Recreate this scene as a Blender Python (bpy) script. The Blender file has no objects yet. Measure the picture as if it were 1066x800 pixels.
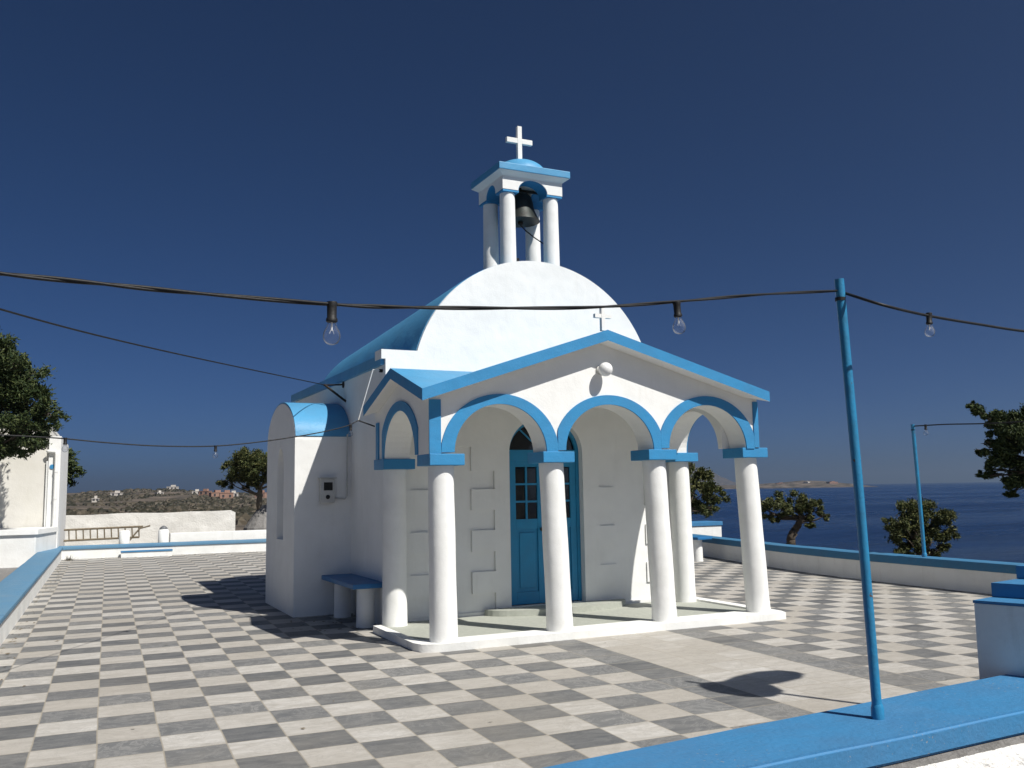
import bpy, bmesh, math, random
from mathutils import Vector, Matrix, geometry, noise
random.seed(7)
R = math.radians
scene = bpy.context.scene
COL = scene.collection

# ------------------------------------------------------------------ camera
CAM = Vector((0.0148, -6.6125, 1.6605))
CR = Vector((0.91547663, -0.40202214, -0.01675538))
CU = Vector((-0.03080496, -0.11154619, 0.99328168))
CF = Vector((0.40119023, 0.90881002, 0.1145022))
FPX = 952.06
cd = bpy.data.cameras.new('camera')
cd.sensor_fit = 'HORIZONTAL'; cd.sensor_width = 36.0
cd.lens = 36.0 * FPX / 1066.0
cd.clip_start = 0.05; cd.clip_end = 60000
cam = bpy.data.objects.new('camera', cd); COL.objects.link(cam)
cam.matrix_world = Matrix(((CR.x, CU.x, -CF.x, CAM.x), (CR.y, CU.y, -CF.y, CAM.y), (CR.z, CU.z, -CF.z, CAM.z), (0, 0, 0, 1)))
scene.camera = cam

# ------------------------------------------------------------------ sky, sun, exposure
SUN_DIR = Vector((-0.47, 0.883, -1.21)).normalized()          # the way the light travels
sun_el = math.asin(-SUN_DIR.z); sun_az = math.atan2(-SUN_DIR.x, -SUN_DIR.y)
w = bpy.data.worlds.new('World'); scene.world = w; w.use_nodes = True
wn = w.node_tree
sky = wn.nodes.new('ShaderNodeTexSky'); sky.sky_type = 'NISHITA'; sky.sun_disc = False
sky.sun_elevation = sun_el; sky.sun_rotation = sun_az
sky.altitude = 0; sky.air_density = 0.35; sky.dust_density = 1.05; sky.ozone_density = 10.0
bg = wn.nodes['Background']; bg.inputs['Strength'].default_value = 0.05
hs = wn.nodes.new('ShaderNodeHueSaturation'); hs.inputs['Saturation'].default_value = 1.08      # the clear, dry blue of that day
wn.links.new(sky.outputs[0], hs.inputs['Color']); wn.links.new(hs.outputs[0], bg.inputs[0])
sl = bpy.data.lights.new('sun', 'SUN'); sl.energy = 5.0; sl.angle = R(0.53); sl.color = (1.0, 0.965, 0.905)
so = bpy.data.objects.new('sun', sl); COL.objects.link(so)
so.rotation_euler = SUN_DIR.to_track_quat('-Z', 'Y').to_euler(); so.location = (10, -15, 25)
vs = scene.view_settings
vs.view_transform = 'Standard'; vs.look = 'None'; vs.gamma = 1.0; vs.use_curve_mapping = False; vs.exposure = 0.24

# ------------------------------------------------------------------ helpers: materials
def new_mat(name):
    m = bpy.data.materials.new(name); m.use_nodes = True
    return m, m.node_tree.nodes, m.node_tree.links, m.node_tree.nodes['Principled BSDF']

def surface(name, c1, c2=None, rough=0.7, scale=3.0, bump=0.0, bscale=40.0, detail=6.0, spec=0.3, stain=None, metallic=0.0, drip=False):
    """two tones of the thing's own colour mixed by noise, with an optional bump and dirt"""
    m, N, L, P = new_mat(name)
    P.inputs['Roughness'].default_value = rough
    P.inputs['Specular IOR Level'].default_value = spec
    P.inputs['Metallic'].default_value = metallic
    tc = N.new('ShaderNodeTexCoord')
    c2 = c2 or tuple(v * 0.86 for v in c1)
    nz = N.new('ShaderNodeTexNoise'); nz.inputs['Scale'].default_value = scale; nz.inputs['Detail'].default_value = detail
    nz.inputs['Roughness'].default_value = 0.62
    L.new(tc.outputs['Object'], nz.inputs['Vector'])
    mx = N.new('ShaderNodeMix'); mx.data_type = 'RGBA'
    mx.inputs[6].default_value = (*c1, 1); mx.inputs[7].default_value = (*c2, 1)
    mr = N.new('ShaderNodeMapRange'); mr.inputs[1].default_value = 0.35; mr.inputs[2].default_value = 0.72
    L.new(nz.outputs['Fac'], mr.inputs[0]); L.new(mr.outputs[0], mx.inputs[0])
    out = mx.outputs[2]
    if stain:
        n2 = N.new('ShaderNodeTexNoise'); n2.inputs['Scale'].default_value = 1.3 if not drip else 2.2; n2.inputs['Detail'].default_value = 9; n2.inputs['Roughness'].default_value = 0.7
        if drip:
            mp = N.new('ShaderNodeMapping'); mp.inputs['Scale'].default_value = (3.2, 3.2, 0.45)
            L.new(tc.outputs['Object'], mp.inputs[0]); L.new(mp.outputs[0], n2.inputs['Vector'])
        else:
            L.new(tc.outputs['Object'], n2.inputs['Vector'])
        m2 = N.new('ShaderNodeMapRange'); m2.inputs[1].default_value = 0.56; m2.inputs[2].default_value = 0.80; m2.inputs[4].default_value = stain[3]
        L.new(n2.outputs['Fac'], m2.inputs[0])
        mx2 = N.new('ShaderNodeMix'); mx2.data_type = 'RGBA'; mx2.inputs[7].default_value = (*stain[:3], 1)
        L.new(m2.outputs[0], mx2.inputs[0]); L.new(out, mx2.inputs[6]); out = mx2.outputs[2]
    L.new(out, P.inputs['Base Color'])
    if bump:
        b1 = N.new('ShaderNodeTexNoise'); b1.inputs['Scale'].default_value = bscale; b1.inputs['Detail'].default_value = 5
        L.new(tc.outputs['Object'], b1.inputs['Vector'])
        b2 = N.new('ShaderNodeTexNoise'); b2.inputs['Scale'].default_value = bscale * 0.09; b2.inputs['Detail'].default_value = 2
        L.new(tc.outputs['Object'], b2.inputs['Vector'])
        ad = N.new('ShaderNodeMath'); ad.operation = 'MULTIPLY_ADD'; ad.inputs[1].default_value = 4.0
        L.new(b2.outputs['Fac'], ad.inputs[0]); L.new(b1.outputs['Fac'], ad.inputs[2])
        bp = N.new('ShaderNodeBump'); bp.inputs['Strength'].default_value = bump; bp.inputs['Distance'].default_value = 0.02
        L.new(ad.outputs[0], bp.inputs['Height']); L.new(bp.outputs[0], P.inputs['Normal'])
    return m

M = {}
M['white'] = surface('white_lime_plaster', (0.80, 0.80, 0.775), (0.74, 0.74, 0.715), 0.85, 2.5, 0.10, 55, stain=(0.62, 0.60, 0.55, 0.35), drip=True, spec=0.15)
M['white_col'] = surface('white_column_paint', (0.81, 0.81, 0.785), (0.75, 0.75, 0.72), 0.8, 5, 0.10, 60, stain=(0.60, 0.58, 0.52, 0.4), spec=0.15)
M['white_wall'] = surface('white_wall_paint', (0.79, 0.79, 0.765), (0.70, 0.70, 0.67), 0.88, 2.0, 0.16, 35, stain=(0.50, 0.48, 0.43, 0.5), drip=True, spec=0.1)
M['rough_white'] = surface('white_roughcast', (0.76, 0.75, 0.72), (0.60, 0.59, 0.56), 0.95, 14, 0.9, 60, spec=0.05)
M['cream_wall'] = surface('cream_wall_paint', (0.68, 0.66, 0.61), (0.61, 0.59, 0.53), 0.9, 1.2, 0.15, 35, stain=(0.45, 0.42, 0.36, 0.4), drip=True, spec=0.1)
M['old_white'] = surface('weathered_whitewash', (0.74, 0.725, 0.68), (0.60, 0.585, 0.54), 0.95, 1.6, 0.7, 20, stain=(0.36, 0.33, 0.28, 0.45), spec=0.05)
M['blue'] = surface('blue_trim_paint', (0.035, 0.235, 0.47), (0.042, 0.21, 0.41), 0.55, 4, 0.15, 50, spec=0.3)
M['blue_roof'] = surface('blue_roof_paint', (0.075, 0.30, 0.52), (0.085, 0.27, 0.46), 0.5, 2.5, 0.2, 30, stain=(0.10, 0.30, 0.50, 0.5), spec=0.35)
M['blue_kerb'] = surface('blue_kerb_paint', (0.045, 0.195, 0.385), (0.055, 0.175, 0.335), 0.6, 3.5, 0.22, 45, stain=(0.10, 0.22, 0.38, 0.55), spec=0.3)
M['blue_sea'] = surface('blue_sea_wall_paint', (0.045, 0.17, 0.31), (0.06, 0.16, 0.27), 0.7, 3, 0.2, 40, stain=(0.12, 0.20, 0.28, 0.5), spec=0.2)
M['blue_old'] = surface('weathered_blue_coping', (0.10, 0.225, 0.35), (0.125, 0.235, 0.335), 0.75, 2.5, 0.25, 35, stain=(0.22, 0.28, 0.33, 0.55), spec=0.2)
M['blue_door'] = surface('blue_door_paint', (0.018, 0.24, 0.45), (0.024, 0.21, 0.39), 0.42, 6, 0.05, 30, spec=0.4)
M['blue_pole'] = surface('blue_pole_paint', (0.02, 0.22, 0.42), (0.03, 0.17, 0.31), 0.4, 9, 0.12, 60, stain=(0.12, 0.10, 0.08, 0.35), spec=0.5)
M['blue_bench'] = surface('blue_bench_paint', (0.018, 0.15, 0.36), (0.03, 0.13, 0.29), 0.5, 6, 0.1, 40, spec=0.4)
M['terrazzo'] = surface('porch_floor_screed', (0.40, 0.41, 0.36), (0.33, 0.345, 0.30), 0.7, 18, 0.1, 60, stain=(0.26, 0.27, 0.23, 0.4))
M['concrete'] = surface('grey_mortar', (0.24, 0.23, 0.22), (0.17, 0.165, 0.155), 0.95, 10, 0.5, 50)
M['black'] = surface('black_rubber', (0.012, 0.012, 0.013), (0.02, 0.02, 0.02), 0.55, 20, 0.1, 60)
M['iron'] = surface('dark_iron', (0.03, 0.027, 0.025), (0.05, 0.035, 0.025), 0.6, 15, 0.2, 60, metallic=0.6)
M['bronze'] = surface('dark_bronze', (0.022, 0.022, 0.02), (0.018, 0.028, 0.027), 0.5, 8, 0.1, 40, metallic=0.35)
M['plastic'] = surface('pale_grey_plastic', (0.55, 0.55, 0.52), (0.48, 0.48, 0.46), 0.5, 8)
M['globe'] = surface('opal_lamp_glass', (0.80, 0.80, 0.78), (0.77, 0.77, 0.75), 0.25, 4, spec=0.5)
M['dark_pane'] = surface('dark_window_glass', (0.004, 0.005, 0.007), (0.006, 0.007, 0.009), 0.08, 5, spec=0.5)
M['wood'] = surface('grey_weathered_wood', (0.22, 0.18, 0.12), (0.12, 0.10, 0.075), 0.85, 12, 0.4, 40)
M['bark'] = surface('tree_bark', (0.10, 0.08, 0.06), (0.05, 0.04, 0.03), 0.95, 9, 0.9, 25)
M['pipe'] = surface('white_pipe', (0.72, 0.72, 0.70), (0.66, 0.66, 0.63), 0.5, 6)
M['steel'] = surface('galvanised_steel', (0.35, 0.36, 0.37), (0.28, 0.28, 0.28), 0.45, 12, metallic=0.8)
M['soil'] = surface('dry_earth', (0.22, 0.18, 0.13), (0.14, 0.115, 0.085), 0.97, 4, 0.6, 20)
M['house_white'] = surface('far_house_white', (0.55, 0.51, 0.46), (0.45, 0.42, 0.38), 0.9, 0.4)
M['house_red'] = surface('far_house_terracotta', (0.33, 0.20, 0.15), (0.27, 0.17, 0.125), 0.9, 0.4)
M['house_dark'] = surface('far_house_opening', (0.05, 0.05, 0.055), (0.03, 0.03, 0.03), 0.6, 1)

def glass_mat():
    m, N, L, P = new_mat('clear_bulb_glass')
    N.remove(P); out = N['Material Output']
    tr = N.new('ShaderNodeBsdfTransparent'); tr.inputs[0].default_value = (0.97, 0.98, 1.0, 1)
    gl = N.new('ShaderNodeBsdfGlossy'); gl.inputs['Roughness'].default_value = 0.03
    lw = N.new('ShaderNodeLayerWeight'); lw.inputs[0].default_value = 0.12
    mx = N.new('ShaderNodeMixShader'); L.new(lw.outputs['Fresnel'], mx.inputs[0]); L.new(tr.outputs[0], mx.inputs[1]); L.new(gl.outputs[0], mx.inputs[2])
    df = N.new('ShaderNodeBsdfTranslucent'); df.inputs[0].default_value = (0.85, 0.86, 0.88, 1)
    m2 = N.new('ShaderNodeMixShader'); m2.inputs[0].default_value = 0.10; L.new(mx.outputs[0], m2.inputs[1]); L.new(df.outputs[0], m2.inputs[2])
    L.new(m2.outputs[0], out.inputs[0]); return m
M['glass'] = glass_mat()

def chips(m, col, thr=0.70, scale=38.0):
    """small flaked spots where the paint has come away"""
    N, L = m.node_tree.nodes, m.node_tree.links; P = N['Principled BSDF']
    src = P.inputs['Base Color'].links[0].from_socket
    tc = N.new('ShaderNodeTexCoord'); a = N.new('ShaderNodeTexNoise'); a.inputs['Scale'].default_value = scale; a.inputs['Detail'].default_value = 3
    b = N.new('ShaderNodeTexNoise'); b.inputs['Scale'].default_value = 1.7; b.inputs['Detail'].default_value = 4
    L.new(tc.outputs['Object'], a.inputs[0]); L.new(tc.outputs['Object'], b.inputs[0])
    ad = N.new('ShaderNodeMath'); ad.operation = 'MULTIPLY_ADD'; ad.inputs[1].default_value = 0.45; L.new(b.outputs['Fac'], ad.inputs[0]); L.new(a.outputs['Fac'], ad.inputs[2])
    mr = N.new('ShaderNodeMapRange'); mr.inputs[1].default_value = thr + .225; mr.inputs[2].default_value = thr + .245; L.new(ad.outputs[0], mr.inputs[0])
    mx = N.new('ShaderNodeMix'); mx.data_type = 'RGBA'; mx.inputs[7].default_value = (*col, 1); L.new(mr.outputs[0], mx.inputs[0]); L.new(src, mx.inputs[6]); L.new(mx.outputs[2], P.inputs['Base Color'])
for k_ in ('blue_kerb', 'blue_old', 'blue_sea'): chips(M[k_], (0.22, 0.25, 0.28), 0.735, 70.0)
chips(M['blue_pole'], (0.10, 0.06, 0.04), 0.70, 30)
def leaf_mat(name, a, b, c):
    m, N, L, P = new_mat(name)
    g = N.new('ShaderNodeNewGeometry')
    cr = N.new('ShaderNodeValToRGB')
    cr.color_ramp.elements[0].color = (*a, 1); cr.color_ramp.elements[1].color = (*c, 1)
    e = cr.color_ramp.elements.new(0.55); e.color = (*b, 1)
    L.new(g.outputs['Random Per Island'], cr.inputs[0]); L.new(cr.outputs[0], P.inputs['Base Color'])
    P.inputs['Roughness'].default_value = 0.6; P.inputs['Specular IOR Level'].default_value = 0.25
    return m
M['leaf_dark'] = leaf_mat('dark_green_leaves', (0.018, 0.032, 0.010), (0.038, 0.058, 0.018), (0.09, 0.108, 0.036))
M['scrub'] = leaf_mat('dry_scrub', (0.022, 0.022, 0.013), (0.045, 0.040, 0.026), (0.10, 0.082, 0.058))
M['leaf_olive'] = leaf_mat('olive_green_leaves', (0.024, 0.036, 0.012), (0.060, 0.074, 0.023), (0.16, 0.155, 0.055))

def tile_mat():
    m, N, L, P = new_mat('marble_chequer_tiles')
    def math_(op, a, b=None, c=None):
        n = N.new('ShaderNodeMath'); n.operation = op
        for i, v in enumerate((a, b, c)):
            if v is None: continue
            if isinstance(v, (int, float)): n.inputs[i].default_value = v
            else: L.new(v, n.inputs[i])
        return n.outputs[0]
    def mixc(f, a, b):
        n = N.new('ShaderNodeMix'); n.data_type = 'RGBA'
        if isinstance(f, (int, float)): n.inputs[0].default_value = f
        else: L.new(f, n.inputs[0])
        for i, v in ((6, a), (7, b)):
            if isinstance(v, tuple): n.inputs[i].default_value = (*v, 1)
            else: L.new(v, n.inputs[i])
        return n.outputs[2]
    tc = N.new('ShaderNodeTexCoord')
    wob = N.new('ShaderNodeTexNoise'); wob.inputs['Scale'].default_value = 1.2
    L.new(tc.outputs['Object'], wob.inputs['Vector'])
    sp = N.new('ShaderNodeSeparateXYZ'); L.new(tc.outputs['Object'], sp.inputs[0])
    wx = math_('MULTIPLY_ADD', wob.outputs['Fac'], 0.024, -0.012)
    tx = math_('DIVIDE', math_('ADD', sp.outputs[0], wx), 0.4)
    ty = math_('DIVIDE', math_('ADD', sp.outputs[1], wx), 0.4)
    ix = math_('FLOOR', tx); iy = math_('FLOOR', ty)
    odd = math_('ABSOLUTE', math_('FLOORED_MODULO', math_('ADD', ix, iy), 2.0))
    # the processional strip from the porch to the low wall: three light slabs with one dark one on each side
    near = math_('LESS_THAN', iy, 8.0)
    inpath = math_('MULTIPLY', math_('MULTIPLY', math_('GREATER_THAN', ix, 11.5), math_('LESS_THAN', ix, 14.5)), near)
    inwide = math_('MULTIPLY', math_('MULTIPLY', math_('GREATER_THAN', ix, 10.5), math_('LESS_THAN', ix, 15.5)), near)
    light = math_('MAXIMUM', math_('MULTIPLY', odd, math_('SUBTRACT', 1.0, inwide)), inpath)
    cv = N.new('ShaderNodeCombineXYZ'); L.new(ix, cv.inputs[0]); L.new(iy, cv.inputs[1])
    wn_ = N.new('ShaderNodeTexWhiteNoise'); wn_.noise_dimensions = '2D'; L.new(cv.outputs[0], wn_.inputs['Vector'])
    # veins: noise shifted for every slab so that no vein crosses a joint
    off = N.new('ShaderNodeVectorMath'); off.operation = 'MULTIPLY_ADD'
    L.new(wn_.outputs['Color'], off.inputs[0]); off.inputs[1].default_value = (37, 37, 37); L.new(tc.outputs['Object'], off.inputs[2])
    st = N.new('ShaderNodeMapping'); st.inputs['Rotation'].default_value = (0, 0, 0.5); st.inputs['Scale'].default_value = (2.2, 7.5, 1)
    L.new(off.outputs[0], st.inputs[0])
    vn = N.new('ShaderNodeTexNoise'); vn.inputs['Scale'].default_value = 1.6; vn.inputs['Detail'].default_value = 9; vn.inputs['Roughness'].default_value = 0.68; vn.inputs['Distortion'].default_value = 0.8
    L.new(st.outputs[0], vn.inputs['Vector'])
    vf = N.new('ShaderNodeMapRange'); vf.inputs[1].default_value = 0.36; vf.inputs[2].default_value = 0.66; L.new(vn.outputs['Fac'], vf.inputs[0])
    lightA = mixc(wn_.outputs['Value'], (0.42, 0.39, 0.345), (0.54, 0.52, 0.485))
    lightc = mixc(math_('MULTIPLY', vf.outputs[0], 0.75), lightA, (0.34, 0.315, 0.275))
    darkA = mixc(wn_.outputs['Value'], (0.085, 0.089, 0.093), (0.155, 0.158, 0.158))
    darkc = mixc(math_('MULTIPLY', vf.outputs[0], 0.8), darkA, (0.20, 0.198, 0.19))
    # fine pale veins and bruises in some of the dark slabs
    v2 = N.new('ShaderNodeTexNoise'); v2.inputs['Scale'].default_value = 3.1; v2.inputs['Detail'].default_value = 12; v2.inputs['Roughness'].default_value = 0.75; v2.inputs['Distortion'].default_value = 1.6
    L.new(off.outputs[0], v2.inputs['Vector'])
    vv = math_('SUBTRACT', 1.0, math_('MINIMUM', 1.0, math_('MULTIPLY', math_('ABSOLUTE', math_('SUBTRACT', v2.outputs['Fac'], 0.5)), 26.0)))
    darkc = mixc(math_('MULTIPLY', math_('MULTIPLY', vv, wn_.outputs['Value']), 0.6), darkc, (0.36, 0.35, 0.33))
    lightc = mixc(math_('MULTIPLY', vv, 0.32), lightc, (0.25, 0.235, 0.21))
    col = mixc(light, darkc, lightc)
    # joints
    fx = math_('FRACT', tx); fy = math_('FRACT', ty)
    ex = math_('MINIMUM', fx, math_('SUBTRACT', 1.0, fx)); ey = math_('MINIMUM', fy, math_('SUBTRACT', 1.0, fy))
    edge = math_('MINIMUM', ex, ey)
    joint = math_('LESS_THAN', edge, math_('MULTIPLY_ADD', v2.outputs['Fac'], 0.022, 0.002))
    col = mixc(math_('MULTIPLY', joint, 0.8), col, (0.33, 0.295, 0.235))
    # worn, dusty patches
    dn = N.new('ShaderNodeTexNoise'); dn.inputs['Scale'].default_value = 0.55; dn.inputs['Detail'].default_value = 8; dn.inputs['Roughness'].default_value = 0.65
    L.new(tc.outputs['Object'], dn.inputs['Vector'])
    df = N.new('ShaderNodeMapRange'); df.inputs[1].default_value = 0.45; df.inputs[2].default_value = 0.75; df.inputs[4].default_value = 0.30
    L.new(dn.outputs['Fac'], df.inputs[0])
    col = mixc(df.outputs[0], col, (0.28, 0.25, 0.20))
    L.new(col, P.inputs['Base Color'])
    P.inputs['Roughness'].default_value = 0.62; P.inputs['Specular IOR Level'].default_value = 0.25
    bp = N.new('ShaderNodeBump'); bp.inputs['Strength'].default_value = 0.35; bp.inputs['Distance'].default_value = 0.006
    hh = math_('ADD', math_('MULTIPLY', joint, -1.0), math_('MULTIPLY', vn.outputs['Fac'], 0.8))
    L.new(hh, bp.inputs['Height']); L.new(bp.outputs[0], P.inputs['Normal'])
    return m
M['tiles'] = tile_mat()

def land_mat():
    m, N, L, P = new_mat('dry_scrub_land')
    tc = N.new('ShaderNodeTexCoord')
    n1 = N.new('ShaderNodeTexNoise'); n1.inputs['Scale'].default_value = 0.035; n1.inputs['Detail'].default_value = 12; n1.inputs['Roughness'].default_value = 0.72
    L.new(tc.outputs['Object'], n1.inputs['Vector'])
    cr = N.new('ShaderNodeValToRGB'); r = cr.color_ramp
    r.elements[0].position = 0.40; r.elements[0].color = (0.05, 0.047, 0.038, 1)
    r.elements[1].position = 0.66; r.elements[1].color = (0.19, 0.155, 0.128, 1)
    e = r.elements.new(0.50); e.color = (0.105, 0.088, 0.072, 1)
    L.new(n1.outputs['Fac'], cr.inputs[0]); L.new(cr.outputs[0], P.inputs['Base Color'])
    P.inputs['Roughness'].default_value = 0.95; P.inputs['Specular IOR Level'].default_value = 0.05
    return m
M['land'] = land_mat()

def sea_mat():
    m, N, L, P = new_mat('deep_blue_sea')
    P.inputs['Base Color'].default_value = (0.004, 0.030, 0.105, 1)
    P.inputs['Roughness'].default_value = 0.22; P.inputs['IOR'].default_value = 1.33; P.inputs['Specular IOR Level'].default_value = 0.30
    tc = N.new('ShaderNodeTexCoord')
    mp = N.new('ShaderNodeMapping'); mp.inputs['Rotation'].default_value = (0, 0, R(-35)); mp.inputs['Scale'].default_value = (0.35, 1.0, 1)
    L.new(tc.outputs['Object'], mp.inputs[0])
    n1 = N.new('ShaderNodeTexNoise'); n1.inputs['Scale'].default_value = 0.8; n1.inputs['Detail'].default_value = 10; n1.inputs['Roughness'].default_value = 0.7
    n2 = N.new('ShaderNodeTexNoise'); n2.inputs['Scale'].default_value = 0.06; n2.inputs['Detail'].default_value = 6
    L.new(mp.outputs[0], n1.inputs['Vector']); L.new(mp.outputs[0], n2.inputs['Vector'])
    n3 = N.new('ShaderNodeTexNoise'); n3.inputs['Scale'].default_value = 0.011; n3.inputs['Detail'].default_value = 7; n3.inputs['Roughness'].default_value = 0.65
    L.new(mp.outputs[0], n3.inputs['Vector'])
    rr = N.new('ShaderNodeMapRange'); rr.inputs[1].default_value = 0.38; rr.inputs[2].default_value = 0.64; rr.inputs[3].default_value = 0.12; rr.inputs[4].default_value = 0.38   # wind-ruffled and calmer water
    L.new(n3.outputs['Fac'], rr.inputs[0]); L.new(rr.outputs[0], P.inputs['Roughness'])
    ad = N.new('ShaderNodeMath'); ad.operation = 'MULTIPLY_ADD'; ad.inputs[1].default_value = 9.0
    L.new(n2.outputs['Fac'], ad.inputs[0]); L.new(n1.outputs['Fac'], ad.inputs[2])
    bp = N.new('ShaderNodeBump'); bp.inputs['Strength'].default_value = 1.0; bp.inputs['Distance'].default_value = 2.2
    L.new(ad.outputs[0], bp.inputs['Height']); L.new(bp.outputs[0], P.inputs['Normal'])
    return m
M['sea'] = sea_mat()

# ------------------------------------------------------------------ helpers: geometry
def link(name, me, mats, parent=None, smooth=False):
    o = bpy.data.objects.new(name, me); COL.objects.link(o)
    for mm in (mats if isinstance(mats, (list, tuple)) else [mats]): me.materials.append(M[mm])
    if parent is not None: o.parent = parent
    if smooth:
        for f in me.polygons: f.use_smooth = True
    return o
def obj(name, bm, mats, parent=None, smooth=False, angle=None):
    bmesh.ops.recalc_face_normals(bm, faces=bm.faces)
    me = bpy.data.meshes.new(name); bm.to_mesh(me); bm.free()
    o = link(name, me, mats, parent, smooth)
    if angle is not None:
        for f in me.polygons: f.use_smooth = True
        me.set_sharp_from_angle(angle=R(angle))
    return o
def tag(o, label, cat, group=None, kind=None):
    if label: o['label'] = label
    if cat: o['category'] = cat
    if group: o['group'] = group
    if kind: o['kind'] = kind
    return o
def thing(name, label, cat, loc=(0, 0, 0), rz=0.0, group=None):
    o = bpy.data.objects.new(name, None); COL.objects.link(o); o.empty_display_size = 0.2
    o.location = loc; o.rotation_euler = (0, 0, rz)
    return tag(o, label, cat, group)
def struct(name, bm, mats, smooth=False):
    return tag(obj(name, bm, mats, None, smooth), None, None, None, 'structure')

def box(bm, x0, x1, y0, y1, z0, z1, mi=0, bev=0.0):
    vs_ = [bm.verts.new((x, y, z)) for z in (z0, z1) for y in (y0, y1) for x in (x0, x1)]
    fs = [bm.faces.new([vs_[i] for i in q]) for q in ((0, 2, 3, 1), (4, 5, 7, 6), (0, 1, 5, 4), (2, 6, 7, 3), (0, 4, 6, 2), (1, 3, 7, 5))]
    for f in fs: f.material_index = mi
    if bev:
        es = list({e for f in fs for e in f.edges})
        bmesh.ops.bevel(bm, geom=es, offset=bev, segments=2, affect='EDGES', profile=0.6)
def prism(bm, poly, frame, d0, d1, holes=(), mi=0, mi_side=None):
    """polygon (u, v) pushed from d0 to d1; frame(u, v, d) gives the point"""
    loops = [poly] + list(holes)
    flat = [p for l in loops for p in l]
    tris = geometry.tessellate_polygon([[Vector((p[0], p[1], 0)) for p in l] for l in loops])
    va = [bm.verts.new(frame(p[0], p[1], d0)) for p in flat]; vb = [bm.verts.new(frame(p[0], p[1], d1)) for p in flat]
    for t in tris:
        for vv in (va, vb):
            try:
                f = bm.faces.new([vv[i] for i in t]); f.material_index = mi
            except ValueError: pass
    k = 0
    for l in loops:
        n = len(l)
        for i in range(n):
            j = (i + 1) % n
            f = bm.faces.new([va[k + i], va[k + j], vb[k + j], vb[k + i]]); f.material_index = mi if mi_side is None else mi_side
        k += n
FRONT = lambda u, v, d: Vector((u, d, v))        # u along the front, v up, d into the building
SIDE = lambda u, v, d: Vector((d, u, v))         # u into the building, v up, d along the front
FLAT = lambda u, v, d: Vector((u, v, d))
def lathe(bm, prof, c=(0, 0, 0), seg=28, axis=None, mi=0):
    """profile of (radius, height)"""
    q = Vector((0, 0, 1)).rotation_difference(Vector(axis)) if axis is not None else None
    rings = []
    for r, h in prof:
        ring = []
        for i in range(seg):
            a = 2 * math.pi * i / seg; v = Vector((r * math.cos(a), r * math.sin(a), h))
            if q: v = q @ v
            ring.append(bm.verts.new(v + Vector(c)))
        rings.append(ring)
    for a, b in zip(rings, rings[1:]):
        for i in range(seg):
            f = bm.faces.new([a[i], a[(i + 1) % seg], b[(i + 1) % seg], b[i]]); f.material_index = mi
    for ring in (rings[0], rings[-1]):
        try:
            f = bm.faces.new(ring); f.material_index = mi
        except ValueError: pass
def tube(bm, pts, rads, seg=8, cap=True, mi=0):
    pts = [Vector(p) for p in pts]
    if isinstance(rads, (int, float)): rads = [rads] * len(pts)
    rings = []; ref = None
    for i, p in enumerate(pts):
        t = (pts[min(i + 1, len(pts) - 1)] - pts[max(i - 1, 0)]).normalized()
        if ref is None: ref = t.orthogonal().normalized()
        ref = (ref - t * ref.dot(t)); ref = ref.normalized() if ref.length > 1e-6 else t.orthogonal().normalized()
        b = t.cross(ref)
        rings.append([bm.verts.new(p + (ref * math.cos(2 * math.pi * k / seg) + b * math.sin(2 * math.pi * k / seg)) * rads[i]) for k in range(seg)])
    for a, b in zip(rings, rings[1:]):
        for k in range(seg):
            f = bm.faces.new([a[k], a[(k + 1) % seg], b[(k + 1) % seg], b[k]]); f.material_index = mi
    if cap:
        for ring in (rings[0], rings[-1]): bm.faces.new(ring).material_index = mi
def BM(): return bmesh.new()
def ray(u, v): return CF + CR * ((u - 533) / FPX) - CU * ((v - 400) / FPX)
def at(u, v, depth): return CAM + ray(u, v) * depth               # the point that many metres in front of the camera
def at_y(u, v, y): d = ray(u, v); return CAM + d * ((y - CAM.y) / d.y)
def at_x(u, v, x): d = ray(u, v); return CAM + d * ((x - CAM.x) / d.x)
def arc(cx, cz, r, a0, a1, n, rz=None):
    rz = rz or r
    return [(cx + r * math.cos(R(a0 + (a1 - a0) * i / n)), cz + rz * math.sin(R(a0 + (a1 - a0) * i / n))) for i in range(n + 1)]
def roughen(bm, amt, sc, seed=0.0):
    for v in bm.verts:
        n = noise.noise_vector(v.co * sc + Vector((seed, seed, seed)))
        v.co += n * amt

# ------------------------------------------------------------------ the ground, the sea, the far land
bm = BM()
RW = [(14.6, 20.3), (13.9, 15.6), (13.15, 12.0), (12.55, 9.2), (12.2, 7.4), (12.05, 5.6), (12.03, 3.0), (12.1, -3.0)]   # foot of the sea wall
poly = [(-1.05, -3.85), (8.0, -2.7), (12.1, -2.4)] + RW[::-1][1:] + [(14.6, 20.95), (-1.05, 20.95)]
f = bm.faces.new([bm.verts.new((x, y, 0)) for x, y in poly])
struct('plaza_floor', bm, 'tiles')

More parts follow.
